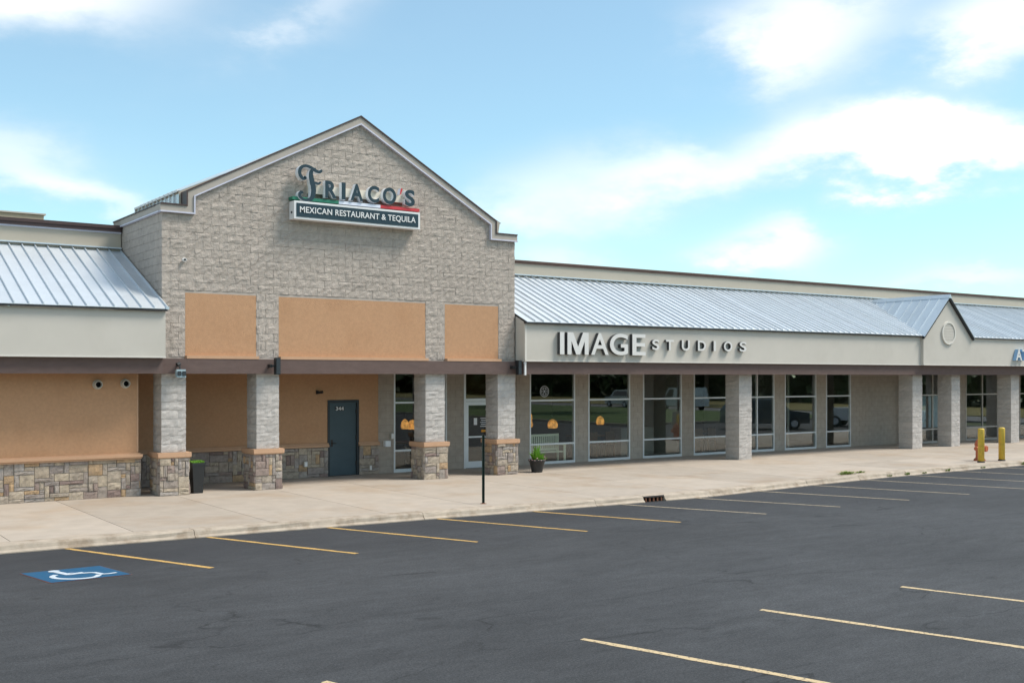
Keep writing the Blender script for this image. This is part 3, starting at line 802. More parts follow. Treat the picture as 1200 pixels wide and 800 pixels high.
# set-back wall under the canopy
Y2 = 28.80
bw = MB(); bw.box(7.79, 13.72, Y2, Y2 + .2, 1.11, 3.42); bw.box(14.72, 15.36, Y2, Y2 + .2, 1.11, 3.42); bw.box(13.72, 14.72, Y2, Y2 + .2, 2.34, 3.42)
bw = bw.build('recessed_wall', 'stucco', rb)
mb = MB(); mb.box(7.79, 13.72, Y2, Y2 + .2, .15, 1.0); mb.box(14.72, 15.36, Y2, Y2 + .2, .15, 1.0); sb = mb.build('stone_base', 'stone_joint', rb)
stone_face(sb, 7.79, Y2 - .035, .15, 5.93, .84, 0, 21, .13)
stone_face(sb, 14.72, Y2 - .035, .15, .64, .84, 0, 22, .13)
for a, b in ((7.79, 13.74), (14.70, 15.38)):
    mb = MB(); mb.box(a, b, Y2 - .09, Y2 + .01, 1.0, 1.065); mb.box(a, b, Y2 - .05, Y2 + .01, 1.066, 1.11); mb.build('stone_ledge', 'stucco_trim', rb)
# service door
dr = MB(); dr.box(13.72, 13.79, Y2 - .02, Y2 + .15, .15, 2.34); dr.box(14.65, 14.72, Y2 - .02, Y2 + .15, .15, 2.34); dr.box(13.79, 14.65, Y2 - .02, Y2 + .15, 2.27, 2.34)
dr = dr.build('service_door', 'door_frame', rb)
bx('door_leaf', 'door', dr, 13.795, 14.645, Y2 + .03, Y2 + .08, .17, 2.265)
bx('threshold', 'iron', dr, 13.79, 14.65, Y2 - .02, Y2 + .12, .15, .168)
for q in (.45, 1.2, 1.95): bx('hinge', 'iron', dr, 14.63, 14.665, Y2 - .005, Y2 + .03, q, q + .11)
mb = MB(); mb.box(13.84, 13.90, Y2 + .015, Y2 + .03, 1.0, 1.2); mb.tube([(13.87, Y2 + .03, 1.1), (13.87, Y2 - .04, 1.1), (13.98, Y2 - .04, 1.1)], .012); mb.build('handle', 'iron', dr)
pl = bx('number_plate', 'black', dr, 13.97, 14.27, Y2 + .02, Y2 + .03, 2.035, 2.155)
vs, fs, nr = text_mesh('344', .105, .25, .004, .01)
mb = MB(); mb.add([(a + 13.995, b + Y2 + .0165, c + 2.043) for a, b, c in vs], fs); mb.build('house_number', 'white', dr)
# restaurant windows, glass door and block piers
HZ = (.80, 2.235)
YW = 28.93
cmu(rb, [(15.36, 15.91), (17.77, 18.39), (19.49, 20.40)], 28.84, .15, 3.42)
window(rb, 15.91, 17.77, YW, .15, 3.40, HZ, (), 'frame')
dfr = MB(); yy = YW
for (a, b, c, d_) in ((18.39, 18.46, .15, 3.40), (19.42, 19.49, .15, 3.40), (18.46, 19.42, 3.35, 3.40), (18.46, 19.42, 2.24, 2.33)): dfr.box(a, b, yy - .10, yy, c, d_)
gd = dfr.build('glass_door', 'frame', rb)
mb = MB()
for (a, b, c, d_) in ((18.47, 18.57, .16, 2.23), (19.31, 19.41, .16, 2.23), (18.57, 19.31, .16, .36), (18.57, 19.31, 2.12, 2.23), (18.57, 19.31, 1.10, 1.15)): mb.box(a, b, yy - .075, yy - .025, c, d_)
mb.build('door_leaf', 'frame', gd)
for (c, d_) in ((.36, 1.10), (1.15, 2.12)): bx('pane', 'glass', gd, 18.57, 19.31, yy - .055, yy - .045, c, d_)
bx('pane', 'glass', gd, 18.46, 19.42, yy - .055, yy - .045, 2.33, 3.35)
mb = MB(); mb.tube([(19.26, yy - .06, 1.0), (19.26, yy - .14, 1.0), (19.26, yy - .14, 1.4), (19.26, yy - .06, 1.4)], .014); mb.build('handle', 'iron', gd)
bx('notice', 'white', gd, 18.78, 18.90, yy - .062, yy - .056, 1.50, 1.72)
bx('notice', 'sticker', gd, 19.06, 19.22, yy - .062, yy - .056, 1.27, 1.34)
for j in range(5): bx('notice', 'white', gd, 19.02 + .03 * (j % 2), 19.26 - .03 * (j % 2), yy - .062, yy - .056, 1.44 + .065 * j, 1.46 + .065 * j)
bx('emergency_light', 'red', rb, 18.95, 19.2, yy - .2, yy - .102, 3.10, 3.17)

# ------------------------------------------------------------ right wing
rw = thing('retail_wing', 'long right wing with blue-white ribbed metal roof and tall shop windows', 'building', (39, 26.4, 0))
X0R, X1R = 18.63, 60.0
bx('beam', 'beam', rw, 18.72, 28.6, 25.99, 26.2, 3.09, 3.455)
bx('beam', 'beam', rw, 28.607, X1R, 25.99, 26.2, 3.09, 3.455)
fs_ = bx('fascia', 'fascia', rw, X0R, 37.72, 25.90, 26.39, 3.495, 4.56)
bx('fascia_lip', 'fascia_lip', rw, X0R - .004, 37.70, 25.885, 26.21, 3.46, 3.494)
bx('corner_trim', 'fascia_lip', fs_, X0R - .006, X0R + .05, 25.892, 25.95, 3.50, 4.52)
AX, AZ = 39.30, 6.14
gb = MB().prism_y([(37.70, 3.495), (X1R, 3.495), (X1R, 4.56), (40.93, 4.56), (AX, AZ), (37.70, 4.56)], 25.78, 26.0).build('gable_fascia', 'fascia', rw)
bx('fascia_lip', 'fascia_lip', rw, 37.705, X1R, 25.765, 26.21, 3.46, 3.494)
# round louvre in the small gable
ring = MB(); seg = 28; cx, cz = 39.32, 4.75
for k in range(seg):
    t0, t1 = 2 * math.pi * k / seg, 2 * math.pi * (k + 1) / seg
    ring.prism_y([(cx + r * math.cos(t), cz + r * math.sin(t)) for r, t in ((.39, t0), (.46, t0), (.46, t1), (.39, t1))], 25.72, 25.785)
lv = ring.build('round_louvre', 'fascia_lip', gb)
for k in range(7):
    zz = cz - .33 + .11 * k; hw = math.sqrt(max(.01, .39 ** 2 - (zz - cz) ** 2))
    bx('louvre_slat', 'fascia', lv, cx - hw, cx + hw, 25.745, 25.782, zz - .052, zz + .052)
rf = slope_roof(rw, 18.64, 18.64 + PW * 135); drip(rw, X0R - .05, 37.66); drip(rw, 40.98, X1R, 25.70)
# left return of the drip edge running back to the gable wall
bx('drip_edge', 'black_edge', rw, X0R - .05, X0R - .01, 25.865, 25.90, ROOF_Z0 - .05, ROOF_Z0 + .02)
MB().prism_x([(25.90, 4.562), (26.39, 4.562), (26.39, 4.80), (25.90, 4.585)], X0R, X0R + .05).build('cheek', 'fascia', rw)
# small cross gable roof
def main_z(y): return ROOF_Z0 + (ROOF_Z1 - ROOF_Z0) * (y - ROOF_Y0) / (ROOF_Y1 - ROOF_Y0)
RZ = AZ + .06; SL = (RZ - 4.60) / 1.66
cg = MB()
cg.add([(37.66, 25.72, 4.545), (AX, 25.72, RZ - .04), (40.96, 25.72, 4.545), (37.66, 25.77, 4.545), (AX, 25.77, RZ - .04), (40.96, 25.77, 4.545)], [(0, 1, 4, 3), (1, 2, 5, 4)])
cg = MB()
for sgn in (-1, 1):
    a = (AX, RZ - .012); b = (AX + sgn * 1.69, RZ - SL * 1.69 - .012)
    poly = [b, (b[0], b[1] - .075), (a[0], a[1] - .085), a]
    cg.prism_y(poly if sgn > 0 else poly[::-1], 25.68, 25.775)
cg = cg.build('cross_gable_roof', 'black_edge', rw)
for sgn in (-1, 1):
    y = 25.66
    while True:
        y1 = y + .42
        if main_z(y) > RZ - .05: break
        def foot(yy): return min(1.70, max(.02, (RZ - main_z(yy) + .01) / SL)) if yy > 25.80 else 1.70
        mb = MB()
        for (ya, yb, lo, hi) in ((y + .001, y1 - .02, .0, .012), (y1 - .019, y1 - .001, .0, .06)):
            vs = []
            for yy in (ya, yb):
                f = foot(yy)
                for q in (lo, hi):
                    vs += [(AX + sgn * .004, yy, RZ + q), (AX + sgn * f, yy, RZ - SL * f + q)]
            fc = [(0, 1, 3, 2), (4, 6, 7, 5), (2, 3, 7, 6), (0, 4, 5, 1), (1, 5, 7, 3), (0, 2, 6, 4)]
            mb.add(vs, fc)
        mb.build('roof_panel', 'roof_side', cg)
        y = y1
mb = MB(); mb.prism_y([(AX - .10, RZ - .06), (AX + .10, RZ - .06), (AX, RZ + .09)], 25.655, 29.3); mb.build('ridge_cap', 'roof_side', cg)
bx('parapet', 'parapet', rw, 18.62, X1R, 29.80, 30.1, 5.6, 6.79)
mb = MB(); mb.box(18.62, X1R, 29.76, 30.1, 6.79, 6.85); mb.box(18.62, X1R, 29.74, 30.1, 6.85, 6.90); mb.build('parapet_cap', 'brown_cap', rw)
bx('flat_roof', 'soffit', rw, 18.62, X1R, 30.1, 45, 5.9, 6.2)
bx('rear_wall', 'parapet', rw, 8.3, X1R, 45, 45.2, 0, 6.8)
bx('end_wall', 'parapet', rw, X1R, X1R + .2, 26.0, 45.2, 0, 6.8)
for i, (a, b) in enumerate(((28.07, 28.68), (37.88, 38.50), (40.50, 41.08), (44.88, 45.49), (49.8, 50.4), (54.8, 55.4))): column(rw, a, b, False, 20 + i, 3.09)
bx('soffit', 'soffit', rw, 20.41, X1R, 26.2, 28.99, 3.42, 3.46)
WN = [(20.93, 22.81), (23.38, 25.25), (25.85, 27.71), (28.31, 30.17), (30.75, 32.62), (33.22, 35.08), (35.68, 37.23)]
prs = []; x = 20.41
for a, b in WN: prs.append((x, a)); x = b
prs.append((x, 40.6)); cmu(rw, prs, 28.85, .15, 3.42)
for i, (a, b) in enumerate(WN): window(rw, a, b, YW, .13, 3.42, HZ, (31.66,) if i == 4 else ())
cmu(rw, [(40.605, 41.0), (43.3, 44.74), (47.36, 49.1), (51.7, 53.2), (55.8, X1R)], 28.45, .10, 3.42)
YS = 28.53
for a, b, v in ((41.0, 43.3, (42.27,)), (44.74, 47.36, (46.05,)), (49.1, 51.7, (50.4,)), (53.2, 55.8, (54.5,))): window(rw, a, b, YS, .13, 3.42, (.74, 2.22), v, 'frame_dark')
bx('return_wall', 'cmu', rw, 40.5, 40.604, 28.47, 28.99, .15, 3.42)
# circular decal on the first pane
mb = MB()
for k in range(24):
    t0, t1 = rad(15 * k), rad(15 * k + 15)
    for ra, rb_ in ((.165, .18), (.115, .125)):
        mb.prism_y([(21.55 + r * math.cos(t), 2.53 + r * math.sin(t)) for r, t in ((ra, t0), (rb_, t0), (rb_, t1), (ra, t1))], YW - .060, YW - .057)
for t in (60, 120, 0): mb.prism_y([(21.55 + .11 * math.cos(rad(t)) * s - .006 * math.sin(rad(t)) * q, 2.53 + .11 * math.sin(rad(t)) * s + .006 * math.cos(rad(t)) * q) for s, q in ((-1, -1), (1, -1), (1, 1), (-1, 1))], YW - .060, YW - .057)
mb.build('round_decal', 'silver', rw)

# interiors behind the glass
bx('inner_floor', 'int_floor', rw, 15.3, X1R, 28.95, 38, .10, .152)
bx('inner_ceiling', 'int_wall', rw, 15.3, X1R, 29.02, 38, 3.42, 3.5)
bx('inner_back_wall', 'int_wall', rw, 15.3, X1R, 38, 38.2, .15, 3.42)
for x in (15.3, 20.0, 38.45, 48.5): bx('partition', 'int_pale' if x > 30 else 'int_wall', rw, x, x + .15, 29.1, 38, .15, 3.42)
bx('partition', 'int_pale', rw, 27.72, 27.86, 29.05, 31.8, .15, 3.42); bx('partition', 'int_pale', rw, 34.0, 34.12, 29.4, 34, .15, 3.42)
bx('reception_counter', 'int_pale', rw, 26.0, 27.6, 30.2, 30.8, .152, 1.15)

# ------------------------------------------------------------ signs
sg = thing('restaurant_sign', 'teal and silver lettered restaurant sign with flag stripe, high on the gable', 'sign', (13.3, 26.38, 7.0))
cb = bx('sign_cabinet', 'white', sg, 11.49, 15.19, 26.06, 26.37, 7.05, 7.51)
bx('sign_face', 'teal', cb, 11.55, 15.13, 26.048, 26.062, 7.105, 7.455)
vs, fs, nr = text_mesh('MEXICAN RESTAURANT & TEQUILA', .185, 3.40, .006, .010, 1.05)
root_ = list(range(len(vs)))
def find(i):
    while root_[i] != i: root_[i] = root_[root_[i]]; i = root_[i]
    return i
for f in fs:
    for q in f[1:]: root_[find(q)] = find(f[0])
comps = {}
for f in fs: comps.setdefault(find(f[0]), []).append(f)
for fl2 in comps.values():
    ids = sorted({q for f in fl2 for q in f}); ix = {q: i for i, q in enumerate(ids)}
    MB().add([(vs[q][0] + 11.64, vs[q][1] + 26.042, vs[q][2] + 7.187) for q in ids], [[ix[q] for q in f] for f in fl2]).build('sign_letter', 'white', cb)
MB().tube([(11.47, 26.2, 7.22), (11.49, 26.2, 7.22)], .03).build('cable_hole', 'black', cb)
bx('sign_raceway', 'race', sg, 11.97, 14.86, 26.22, 26.37, 7.76, 7.99)
for a, b, m in ((11.47, 12.77, 'green'), (12.772, 14.00, 'bluewhite'), (14.002, 15.21, 'red')): bx('flag_stripe', m, sg, a, b, 26.12, 26.37, 7.545, 7.625)
def fpt(px, pz, w):   # letter F drawn on a 225 x 303 grid
    return (11.58 + (px - 60) / 225 * .70, 8.45 - (pz - 72) / 303 * .91, w / 225 * .70)
mb = MB()
stem = [(112, 318, 10), (98, 308, 26), (82, 322, 26), (84, 348, 26), (112, 368, 22), (150, 370, 24), (186, 352, 34), (203, 312, 44), (204, 262, 46), (192, 208, 46), (182, 160, 42), (186, 122, 32), (206, 100, 18), (226, 92, 8)]
bar = [(118, 172, 10), (132, 182, 26), (112, 190, 28), (90, 172, 30), (80, 138, 30), (90, 104, 28), (116, 84, 24), (150, 80, 24), (186, 92, 26), (222, 112, 28), (252, 120, 26), (272, 110, 24), (278, 96, 12)]
cross = [(196, 222, 16), (225, 216, 22), (246, 222, 20), (262, 212, 18), (276, 202, 8)]
stroke_letter(mb, smooth_pts([fpt(*p) for p in stem], 5), 26.075, 26.24)
stroke_letter(mb, smooth_pts([fpt(*p) for p in bar], 5), 26.071, 26.236)
stroke_letter(mb, smooth_pts([fpt(*p) for p in cross], 5), 26.079, 26.23)
mb.build('letter', ['teal', 'silver'], sg)
for ch, x0, x1 in (('R', 12.36, 12.70), ('I', 12.83, 12.95), ('A', 13.09, 13.46), ('C', 13.60, 13.94), ('O', 14.05, 14.46), ('S', 14.73, 15.04)):
    letter('letter', ch, x0, 26.24, 7.66, x1 - x0, .45, .16, ['teal', 'silver'], sg, .035)
mb = MB(); stroke_letter(mb, [(14.635, 8.12, .06), (14.61, 8.04, .055), (14.58, 7.95, .02)], 26.08, 26.24); mb.build('letter', ['red', 'bluewhite'], sg)
s2 = thing('salon_sign', 'white block-letter sign with black sides on the pale fascia, first word large', 'sign', (23.8, 25.9, 3.6))
mb = MB(); mw, mh, q = .81, .66, .165
mo = [(0, 0), (q * .92, 0), (q * .92, .40), (mw / 2 - .075, 0), (mw / 2 + .075, 0), (mw - q * .92, .40), (mw - q * .92, 0), (mw, 0), (mw, mh), (mw - .215, mh), (mw / 2, .235), (.215, mh), (0, mh)]
mb.prism_y([(20.08 + a, 3.68 + b) for a, b in mo], 25.755, 25.885, 1); mb.mi[0] = 0; mb.build('letter', ['sign_white', 'sign_black'], s2)
for ch, x0, x1 in (('I', 19.80, 19.96), ('A', 20.99, 21.68), ('G', 21.73, 22.46), ('E', 22.64, 23.19)): letter('letter', ch, x0, 25.885, 3.68, x1 - x0, .66, .13, ['sign_white', 'sign_black'], s2, .016)
for ch, x0, x1 in (('S', 23.50, 23.80), ('T', 24.09, 24.42), ('U', 24.78, 25.13), ('D', 25.50, 25.86), ('I', 26.22, 26.32), ('O', 26.70, 27.09), ('S', 27.45, 27.78)): letter('letter', ch, x0, 25.885, 3.86, x1 - x0, .33, .10, ['sign_white', 'sign_black'], s2, .02)
s3 = thing('shop_sign', 'partly cut off blue and white letter sign at the far right', 'sign', (44.3, 25.78, 3.7))
letter('letter', 'A', 43.92, 25.765, 3.70, .46, .47, .16, ['sign_white', 'lightblue'], s3, .03)
letter('letter', 'T', 44.40, 25.765, 3.70, .42, .47, .16, ['sign_white', 'lightblue'], s3, .03)

# ------------------------------------------------------------ fittings on the walls
def pipe_vent(x, y, z, r, l, label, m='offwhite'):
    t = thing('vent_pipe', label, 'vent', (x, y, z), 'vent pipes in the front walls')
    mb = MB(); n = 20
    mb.tube([(x, y + .01, z), (x, y - .025, z)], r * 1.28, n); mb.build('flange', m, t)
    mb = MB(); vs = []; fs = []
    for yy, rr in ((y - .02, r), (y - l, r), (y - l, r * .80), (y - .03, r * .80)):
        for k in range(n): vs.append((x + rr * math.cos(2 * math.pi * k / n), yy, z + rr * math.sin(2 * math.pi * k / n)))
    for i in range(3):
        for k in range(n): fs.append((i * n + k, i * n + (k + 1) % n, (i + 1) * n + (k + 1) % n, (i + 1) * n + k))
    mb.add(vs, fs).build('pipe', m, t)
    MB().tube([(x, y - .028, z), (x, y - .036, z)], r * .79, n).build('pipe_throat', 'void', t)
pipe_vent(6.83, 26.80, 2.83, .088, .15, 'left of two round vent pipes high on the tan stucco wall')
pipe_vent(7.47, 26.80, 2.85, .088, .15, 'right of two round vent pipes, next to the corner of the tan wall')
pipe_vent(8.76, 26.40, 5.85, .04, .10, 'tiny white vent pipe alone in the grey block wall', 'white')
def speaker(x, label):
    t = thing('wall_speaker', label, 'speaker', (x, 26.24, 3.05), 'speakers hung on the beam')
    mb = MB(); mb.box(x - .075, x + .045, 25.98, 26.12, 3.07, 3.49); mb.build('speaker_box', 'black', t)
    bx('grille', 'door_frame', t, x - .065, x + .035, 25.972, 25.979, 3.085, 3.475)
    mb = MB(); mb.box(x - .17, x - .076, 26.05, 26.09, 3.26, 3.31); mb.box(x - .19, x - .15, 26.05, 26.238, 3.24, 3.33); mb.build('bracket', 'black', t)
speaker(11.04, 'black speaker on the brown beam above the second stone-based column')
speaker(18.52, 'black speaker on the brown beam where the gable meets the right wing')
t = thing('flood_light', 'pale blue flood light hung under the beam above the first stone-based column', 'light', (8.56, 26.24, 3.0))
mb = MB(); mb.prism_x([(26.02, 3.0), (26.16, 3.03), (26.16, 3.17), (26.05, 3.19)][::-1], 8.47, 8.69); mb.build('housing', 'lamp_grey', t)
for a in (8.485, 8.60): bx('lens', 'door_frame', t, a, a + .085, 26.005, 26.03, 3.04, 3.15)
mb = MB(); mb.tube([(8.58, 26.1, 3.18), (8.56, 26.1, 3.28), (8.55, 26.235, 3.31)], .025); mb.build('bracket', 'iron', t)
mb = MB(); mb.tube([(8.50, 26.12, 3.30), (8.58, 26.14, 3.33)], .05); mb.build('sensor', 'black', t)
t = thing('security_camera', 'small black security camera on the shaded tan wall near the door', 'camera', (13.42, 28.8, 2.55))
bx('mount', 'black', t, 13.36, 13.42, 28.74, 28.8, 2.52, 2.62); MB().tube([(13.39, 28.74, 2.56), (13.49, 28.62, 2.58)], .04).build('camera_body', 'black', t)
def wall_box(name, x0, x1, z0, z1, y, d, label, cat, m='offwhite'):
    t = thing(name, label, cat, ((x0 + x1) / 2, y, z0))
    bx('box_body', m, t, x0, x1, y - d, y, z0, z1); bx('cover_plate', 'white' if m == 'offwhite' else m, t, x0 + .015, x1 - .015, y - d - .012, y - d - .001, z0 + .015, z1 - .015)
wall_box('outlet_box', 12.93, 13.04, .47, .62, 28.74, .09, 'white outlet box on the stone base left of the blue door', 'outlet')
wall_box('outlet_box', 15.02, 15.10, .27, .42, 28.74, .05, 'small white outlet on the stone base right of the blue door', 'outlet')
wall_box('meter_box', 15.76, 15.86, 1.16, 1.33, 28.84, .10, 'upper pale electric box on the block pier beside the restaurant window', 'electric box')
wall_box('meter_box', 15.56, 15.74, .94, 1.11, 28.84, .12, 'lower grey electric box on the block pier beside the restaurant window', 'electric box', 'silver')
t = thing('downspout', 'short white downspout on the beam end beside the speaker', 'downspout', (18.66, 25.95, 3.06))
mb = MB(); mb.box(18.645, 18.695, 25.93, 25.985, 3.06, 3.455); mb.build('pipe', 'white', t); mb = MB(); mb.box(18.64, 18.70, 25.925, 25.99, 3.40, 3.43); mb.build('strap', 'silver', t)
t = thing('rooftop_curb', 'low tan curb standing on the flat roof behind the left parapet', 'roof unit', (4, 33, 6.2))
bx('curb_box', 'tan_roof', t, -4, 6.95, 33, 36, 6.2, 7.58); bx('curb_box', 'tan_roof', t, 6.952, 7.83, 33, 36, 6.2, 7.45); bx('curb_lid', 'offwhite', t, -4.05, 7.0, 32.95, 36.05, 7.581, 7.62)

# ------------------------------------------------------------ things on the pavement
t = thing('sign_post', 'bare dark green metal post without a sign at the kerb', 'post', (13.67, 20.62, .15))
px, py = 13.67, 20.62
mb = MB()
prof = [(-.04, 0), (-.02, 0), (-.014, .035), (.014, .035), (.02, 0), (.04, 0), (.04, .006), (.025, .006), (.018, .041), (-.018, .041), (-.025, .006), (-.04, .006)]
mb.prism_z([(px + a * .78 + b * .2, py + b - a * .2) for a, b in prof], .15, 1.70); mb.build('channel', 'post_green', t)
mb = MB()
for k in range(14): mb.box(px - .006, px + .006, py - .012 + .04, py + .046, .35 + .095 * k, .362 + .095 * k)
mb.build('bolt_holes', 'void', t)
MB().lathe(px + .01, py + .02, [(.085, .1505), (.06, .158), (.03, .165)], 12).build('footing', 'rust', t)
def bollard(x, y, label):
    t = thing('bollard', label, 'bollard', (x, y, .15), 'yellow bollards by the hydrant')
    MB().lathe(x, y, [(.103, .20), (.103, 1.24), (.100, 1.262), (.088, 1.278), (.055, 1.288), (.01, 1.29)], 24).build('sleeve', 'bollard', t, smooth=True)
    MB().lathe(x, y, [(.122, .1505), (.120, .185), (.100, .20)], 24).build('base_collar', 'iron', t)
bollard(33.86, 20.97, 'left yellow bollard, standing in front of the orange hydrant')
bollard(35.12, 20.99, 'right yellow bollard, standing clear of the hydrant')
t = thing('fire_hydrant', 'faded orange fire hydrant behind the left yellow bollard', 'hydrant', (34.54, 21.45, .15)); hx, hy = 34.54, 21.45
MB().lathe(hx, hy, [(.19, .1505), (.19, .20), (.13, .21), (.125, .30), (.125, .62), (.14, .64), (.165, .68), (.165, .72), (.15, .735), (.135, .80), (.09, .86), (.05, .90), (.035, .905), (.035, .95), (.005, .955)], 18).build('barrel', 'hydrant', t, smooth=True)
for dx, dy, r in ((1, .1, .062), (-1, -.1, .062), (.1, -1, .085)):
    v = Vector((dx, dy, 0)).normalized()
    MB().tube([Vector((hx, hy, .57)) + v * .09, Vector((hx, hy, .57)) + v * .19, Vector((hx, hy, .57)) + v * .191, Vector((hx, hy, .57)) + v * .26], [r * .9, r * .9, r * 1.25, r * 1.15], 12).build('nozzle_cap', 'hydrant', t)
mb = MB()
for k in range(8): mb.tube([(hx + .15 * math.cos(k * .785), hy + .15 * math.sin(k * .785), .20), (hx + .15 * math.cos(k * .785), hy + .15 * math.sin(k * .785), .235)], .018, 6)
mb.build('flange_bolts', 'rust', t)
t = thing('storm_drain_inlet', 'dark iron storm drain inlet set into the kerb', 'drain', (18.03, 19.7, 0)); kb = kerb_y(18.03)
mb = MB(); mb.box(17.708, 18.352, kb + .30, kb + .36, -.05, .149); mb.box(17.708, 18.352, kb - .05, kb + .30, -.06, -.002); mb.build('cavity', 'void', t)
mb = MB(); mb.prism_x([(kb + .03, .118), (kb + .36, .130), (kb + .36, .154), (kb + .06, .152), (kb + .025, .138)], 17.710, 18.350); mb.build('hood', 'kerb', t); bx('hood_lip', 'iron', t, 17.712, 18.348, kb + .012, kb + .029, .105, .142)
for k in range(5):
    xx = 17.78 + .125 * k
    mb = MB(); mb.prism_x([(kb + .02, .005), (kb + .07, .005), (kb + .06, .118), (kb + .025, .113)], xx - .018, xx + .018); mb.build('bar', 'rust', t)
def leaf_cluster(mb, cx, cy, z0, n, spread, h, lw_, rr, mi=0, droop=.3):
    for _ in range(n):
        a = rr.uniform(0, 2 * math.pi); r = spread * math.sqrt(rr.random()); hh = h * rr.uniform(.5, 1)
        b = Vector((cx + r * .35 * math.cos(a), cy + r * .35 * math.sin(a), z0)); tip = Vector((cx + r * math.cos(a), cy + r * math.sin(a), z0 + hh))
        mid = b.lerp(tip, .6) + Vector((0, 0, hh * droop * .4)); s_ = Vector((-math.sin(a), math.cos(a), 0)) * lw_ * rr.uniform(.6, 1)
        mb.add([b - s_ * .4, b + s_ * .4, mid + s_, mid - s_, tip], [(0, 1, 2, 3), (3, 2, 4)], mi)
rr = random.Random(5)
t = thing('square_planter', 'tall black tapered planter with clipped green top beside the first column', 'planter', (9.16, 26.55, .15))
def frustum(mb, cx, cy, a, za, b, zb): mb.add([(cx - a, cy - a, za), (cx + a, cy - a, za), (cx + a, cy + a, za), (cx - a, cy + a, za), (cx - b, cy - b, zb), (cx + b, cy - b, zb), (cx + b, cy + b, zb), (cx - b, cy + b, zb)], [(0, 3, 2, 1), (4, 5, 6, 7), (0, 1, 5, 4), (1, 2, 6, 5), (2, 3, 7, 6), (3, 0, 4, 7)])
mb = MB(); frustum(mb, 9.15, 26.6, .115, .152, .155, .84); frustum(mb, 9.15, 26.6, .165, .841, .165, .90); mb.build('planter_box', 'black', t)
mb = MB()
for i in range(7):
    for j in range(7): leaf_cluster(mb, 9.02 + .043 * i, 26.47 + .043 * j, .88, 7, .05, .085, .010, rr)
mb.build('foliage', 'leaf_bright', t)
t = thing('round_planter', 'black round pot with leafy bright green plant before the first shop window', 'planter', (19.5, 26.55, .15)); cx, cy = 19.50, 26.50
MB().lathe(cx, cy, [(.16, .1505), (.165, .17), (.20, .33), (.235, .46), (.25, .47), (.265, .50), (.265, .535), (.245, .54), (.235, .49), (.02, .48)], 26).build('pot', 'black', t, smooth=True)
mb = MB(); leaf_cluster(mb, cx, cy, .48, 130, .30, .30, .022, rr); leaf_cluster(mb, cx, cy, .50, 60, .13, .52, .020, rr, 0, .1); leaf_cluster(mb, cx + .12, cy - .1, .48, 40, .22, .14, .026, rr, 0, .8); mb.build('foliage', 'leaf_bright', t)
mb = MB()
for k in range(16):
    a = rr.uniform(2.6, 6.6); q = Vector((cx + .27 * math.cos(a), cy + .27 * math.sin(a), .52 + rr.uniform(-.02, .08))); mb.add([q + Vector(v) * .02 for v in ((-1, 0, 0), (0, -1, .4), (1, 0, 0), (0, .5, 1))], [(0, 1, 2), (0, 2, 3), (1, 3, 2), (0, 3, 1)])
mb.build('flowers', 'flower', t)
def weed(x, y, z, n, s, h, label):
    mb = MB(); leaf_cluster(mb, x, y, z, n, s, h, .012, rr); leaf_cluster(mb, x + s * .9, y, z, n // 2, s * .8, h * .8, .012, rr); leaf_cluster(mb, x - s * .9, y, z, n // 2, s * .8, h * .7, .012, rr)
    tag(mb.build('weed', 'weed', None, (x, y, z)), label, 'weed', 'weeds in the pavement and kerb joints')
weed(26.55, 20.72, .15, 90, .26, .10, 'largest green weed patch, lying on the pavement by the kerb')
weed(27.25, 20.78, .15, 40, .14, .07, 'weed patch on the pavement just right of the largest one')
for x, dz, h, lb in ((28.1, .03, .07, 'small weed in the kerb foot nearest the large weed patch'), (29.0, .03, .09, 'weed in the kerb foot midway to the bollards'), (29.9, .03, .06, 'tiny weed in the kerb foot left of the bollards'), (31.2, .03, .10, 'tuft in the kerb foot just left of the bollards'), (33.2, .03, .07, 'weed in the kerb foot below the left bollard'), (35.6, .03, .11, 'weed tuft in the kerb right of the bollards')):
    weed(x, kerb_y(x) - .03, dz, 16, .09, h, lb)

# ------------------------------------------------------------ seen through the glass
t = thing('slatted_bench', 'pale green slatted bench behind the first shop window', 'bench', (22.08, 29.5, .15))
bxx0, bxx1, byy = 21.35, 22.55, 29.02
for x in (bxx0, bxx1 - .06):
    mb = MB(); mb.box(x, x + .06, byy + .38, byy + .44, .152, 1.10); mb.box(x, x + .06, byy, byy + .06, .152, .72); mb.box(x - .005, x + .065, byy - .02, byy + .40, .721, .76); mb.build('bench_end', 'bench', t)
for q in (.58, 1.06): bx('rail', 'bench', t, bxx0 + .06, bxx1 - .06, byy + .39, byy + .43, q - .035, q + .035)
n = 13
for k in range(n):
    x = bxx0 + .09 + (bxx1 - bxx0 - .22) * k / (n - 1); bx('back_slat', 'bench', t, x, x + .045, byy + .40, byy + .42, .615, 1.025)
for k in range(5): bx('seat_slat', 'bench', t, bxx0 + .06, bxx1 - .06, byy + .02 + .075 * k, byy + .08 + .075 * k, .50, .53)
def lamp(x, y, z, r, label, m='amber'):
    t = thing('pendant_lamp', label, 'lamp', (x, y, z), 'amber lamps inside the shops')
    MB().lathe(x, y, [(r * .80, z), (r, z + .04), (r * 1.02, z + .12), (r * .86, z + .22), (r * .5, z + .29), (r * .1, z + .32)], 16).build('lamp_shade', m, t, smooth=True)
    MB().tube([(x, y, z + .31), (x, y, 3.42)], .008, 6).build('cord', 'black', t)
lamp(17.45, 30.9, 1.33, .13, 'left amber pendant lamp in the restaurant window'); lamp(17.85, 31.1, 1.30, .17, 'right amber pendant lamp in the restaurant window')
lamp(22.35, 30.9, 1.25, .17, 'amber pendant lamp left of the bench in the first shop window'); lamp(23.35, 30.8, 1.20, .18, 'wide amber pendant lamp above the pale bench'); lamp(22.75, 31.4, 1.45, .12, 'small amber pendant lamp between two larger ones over the bench')
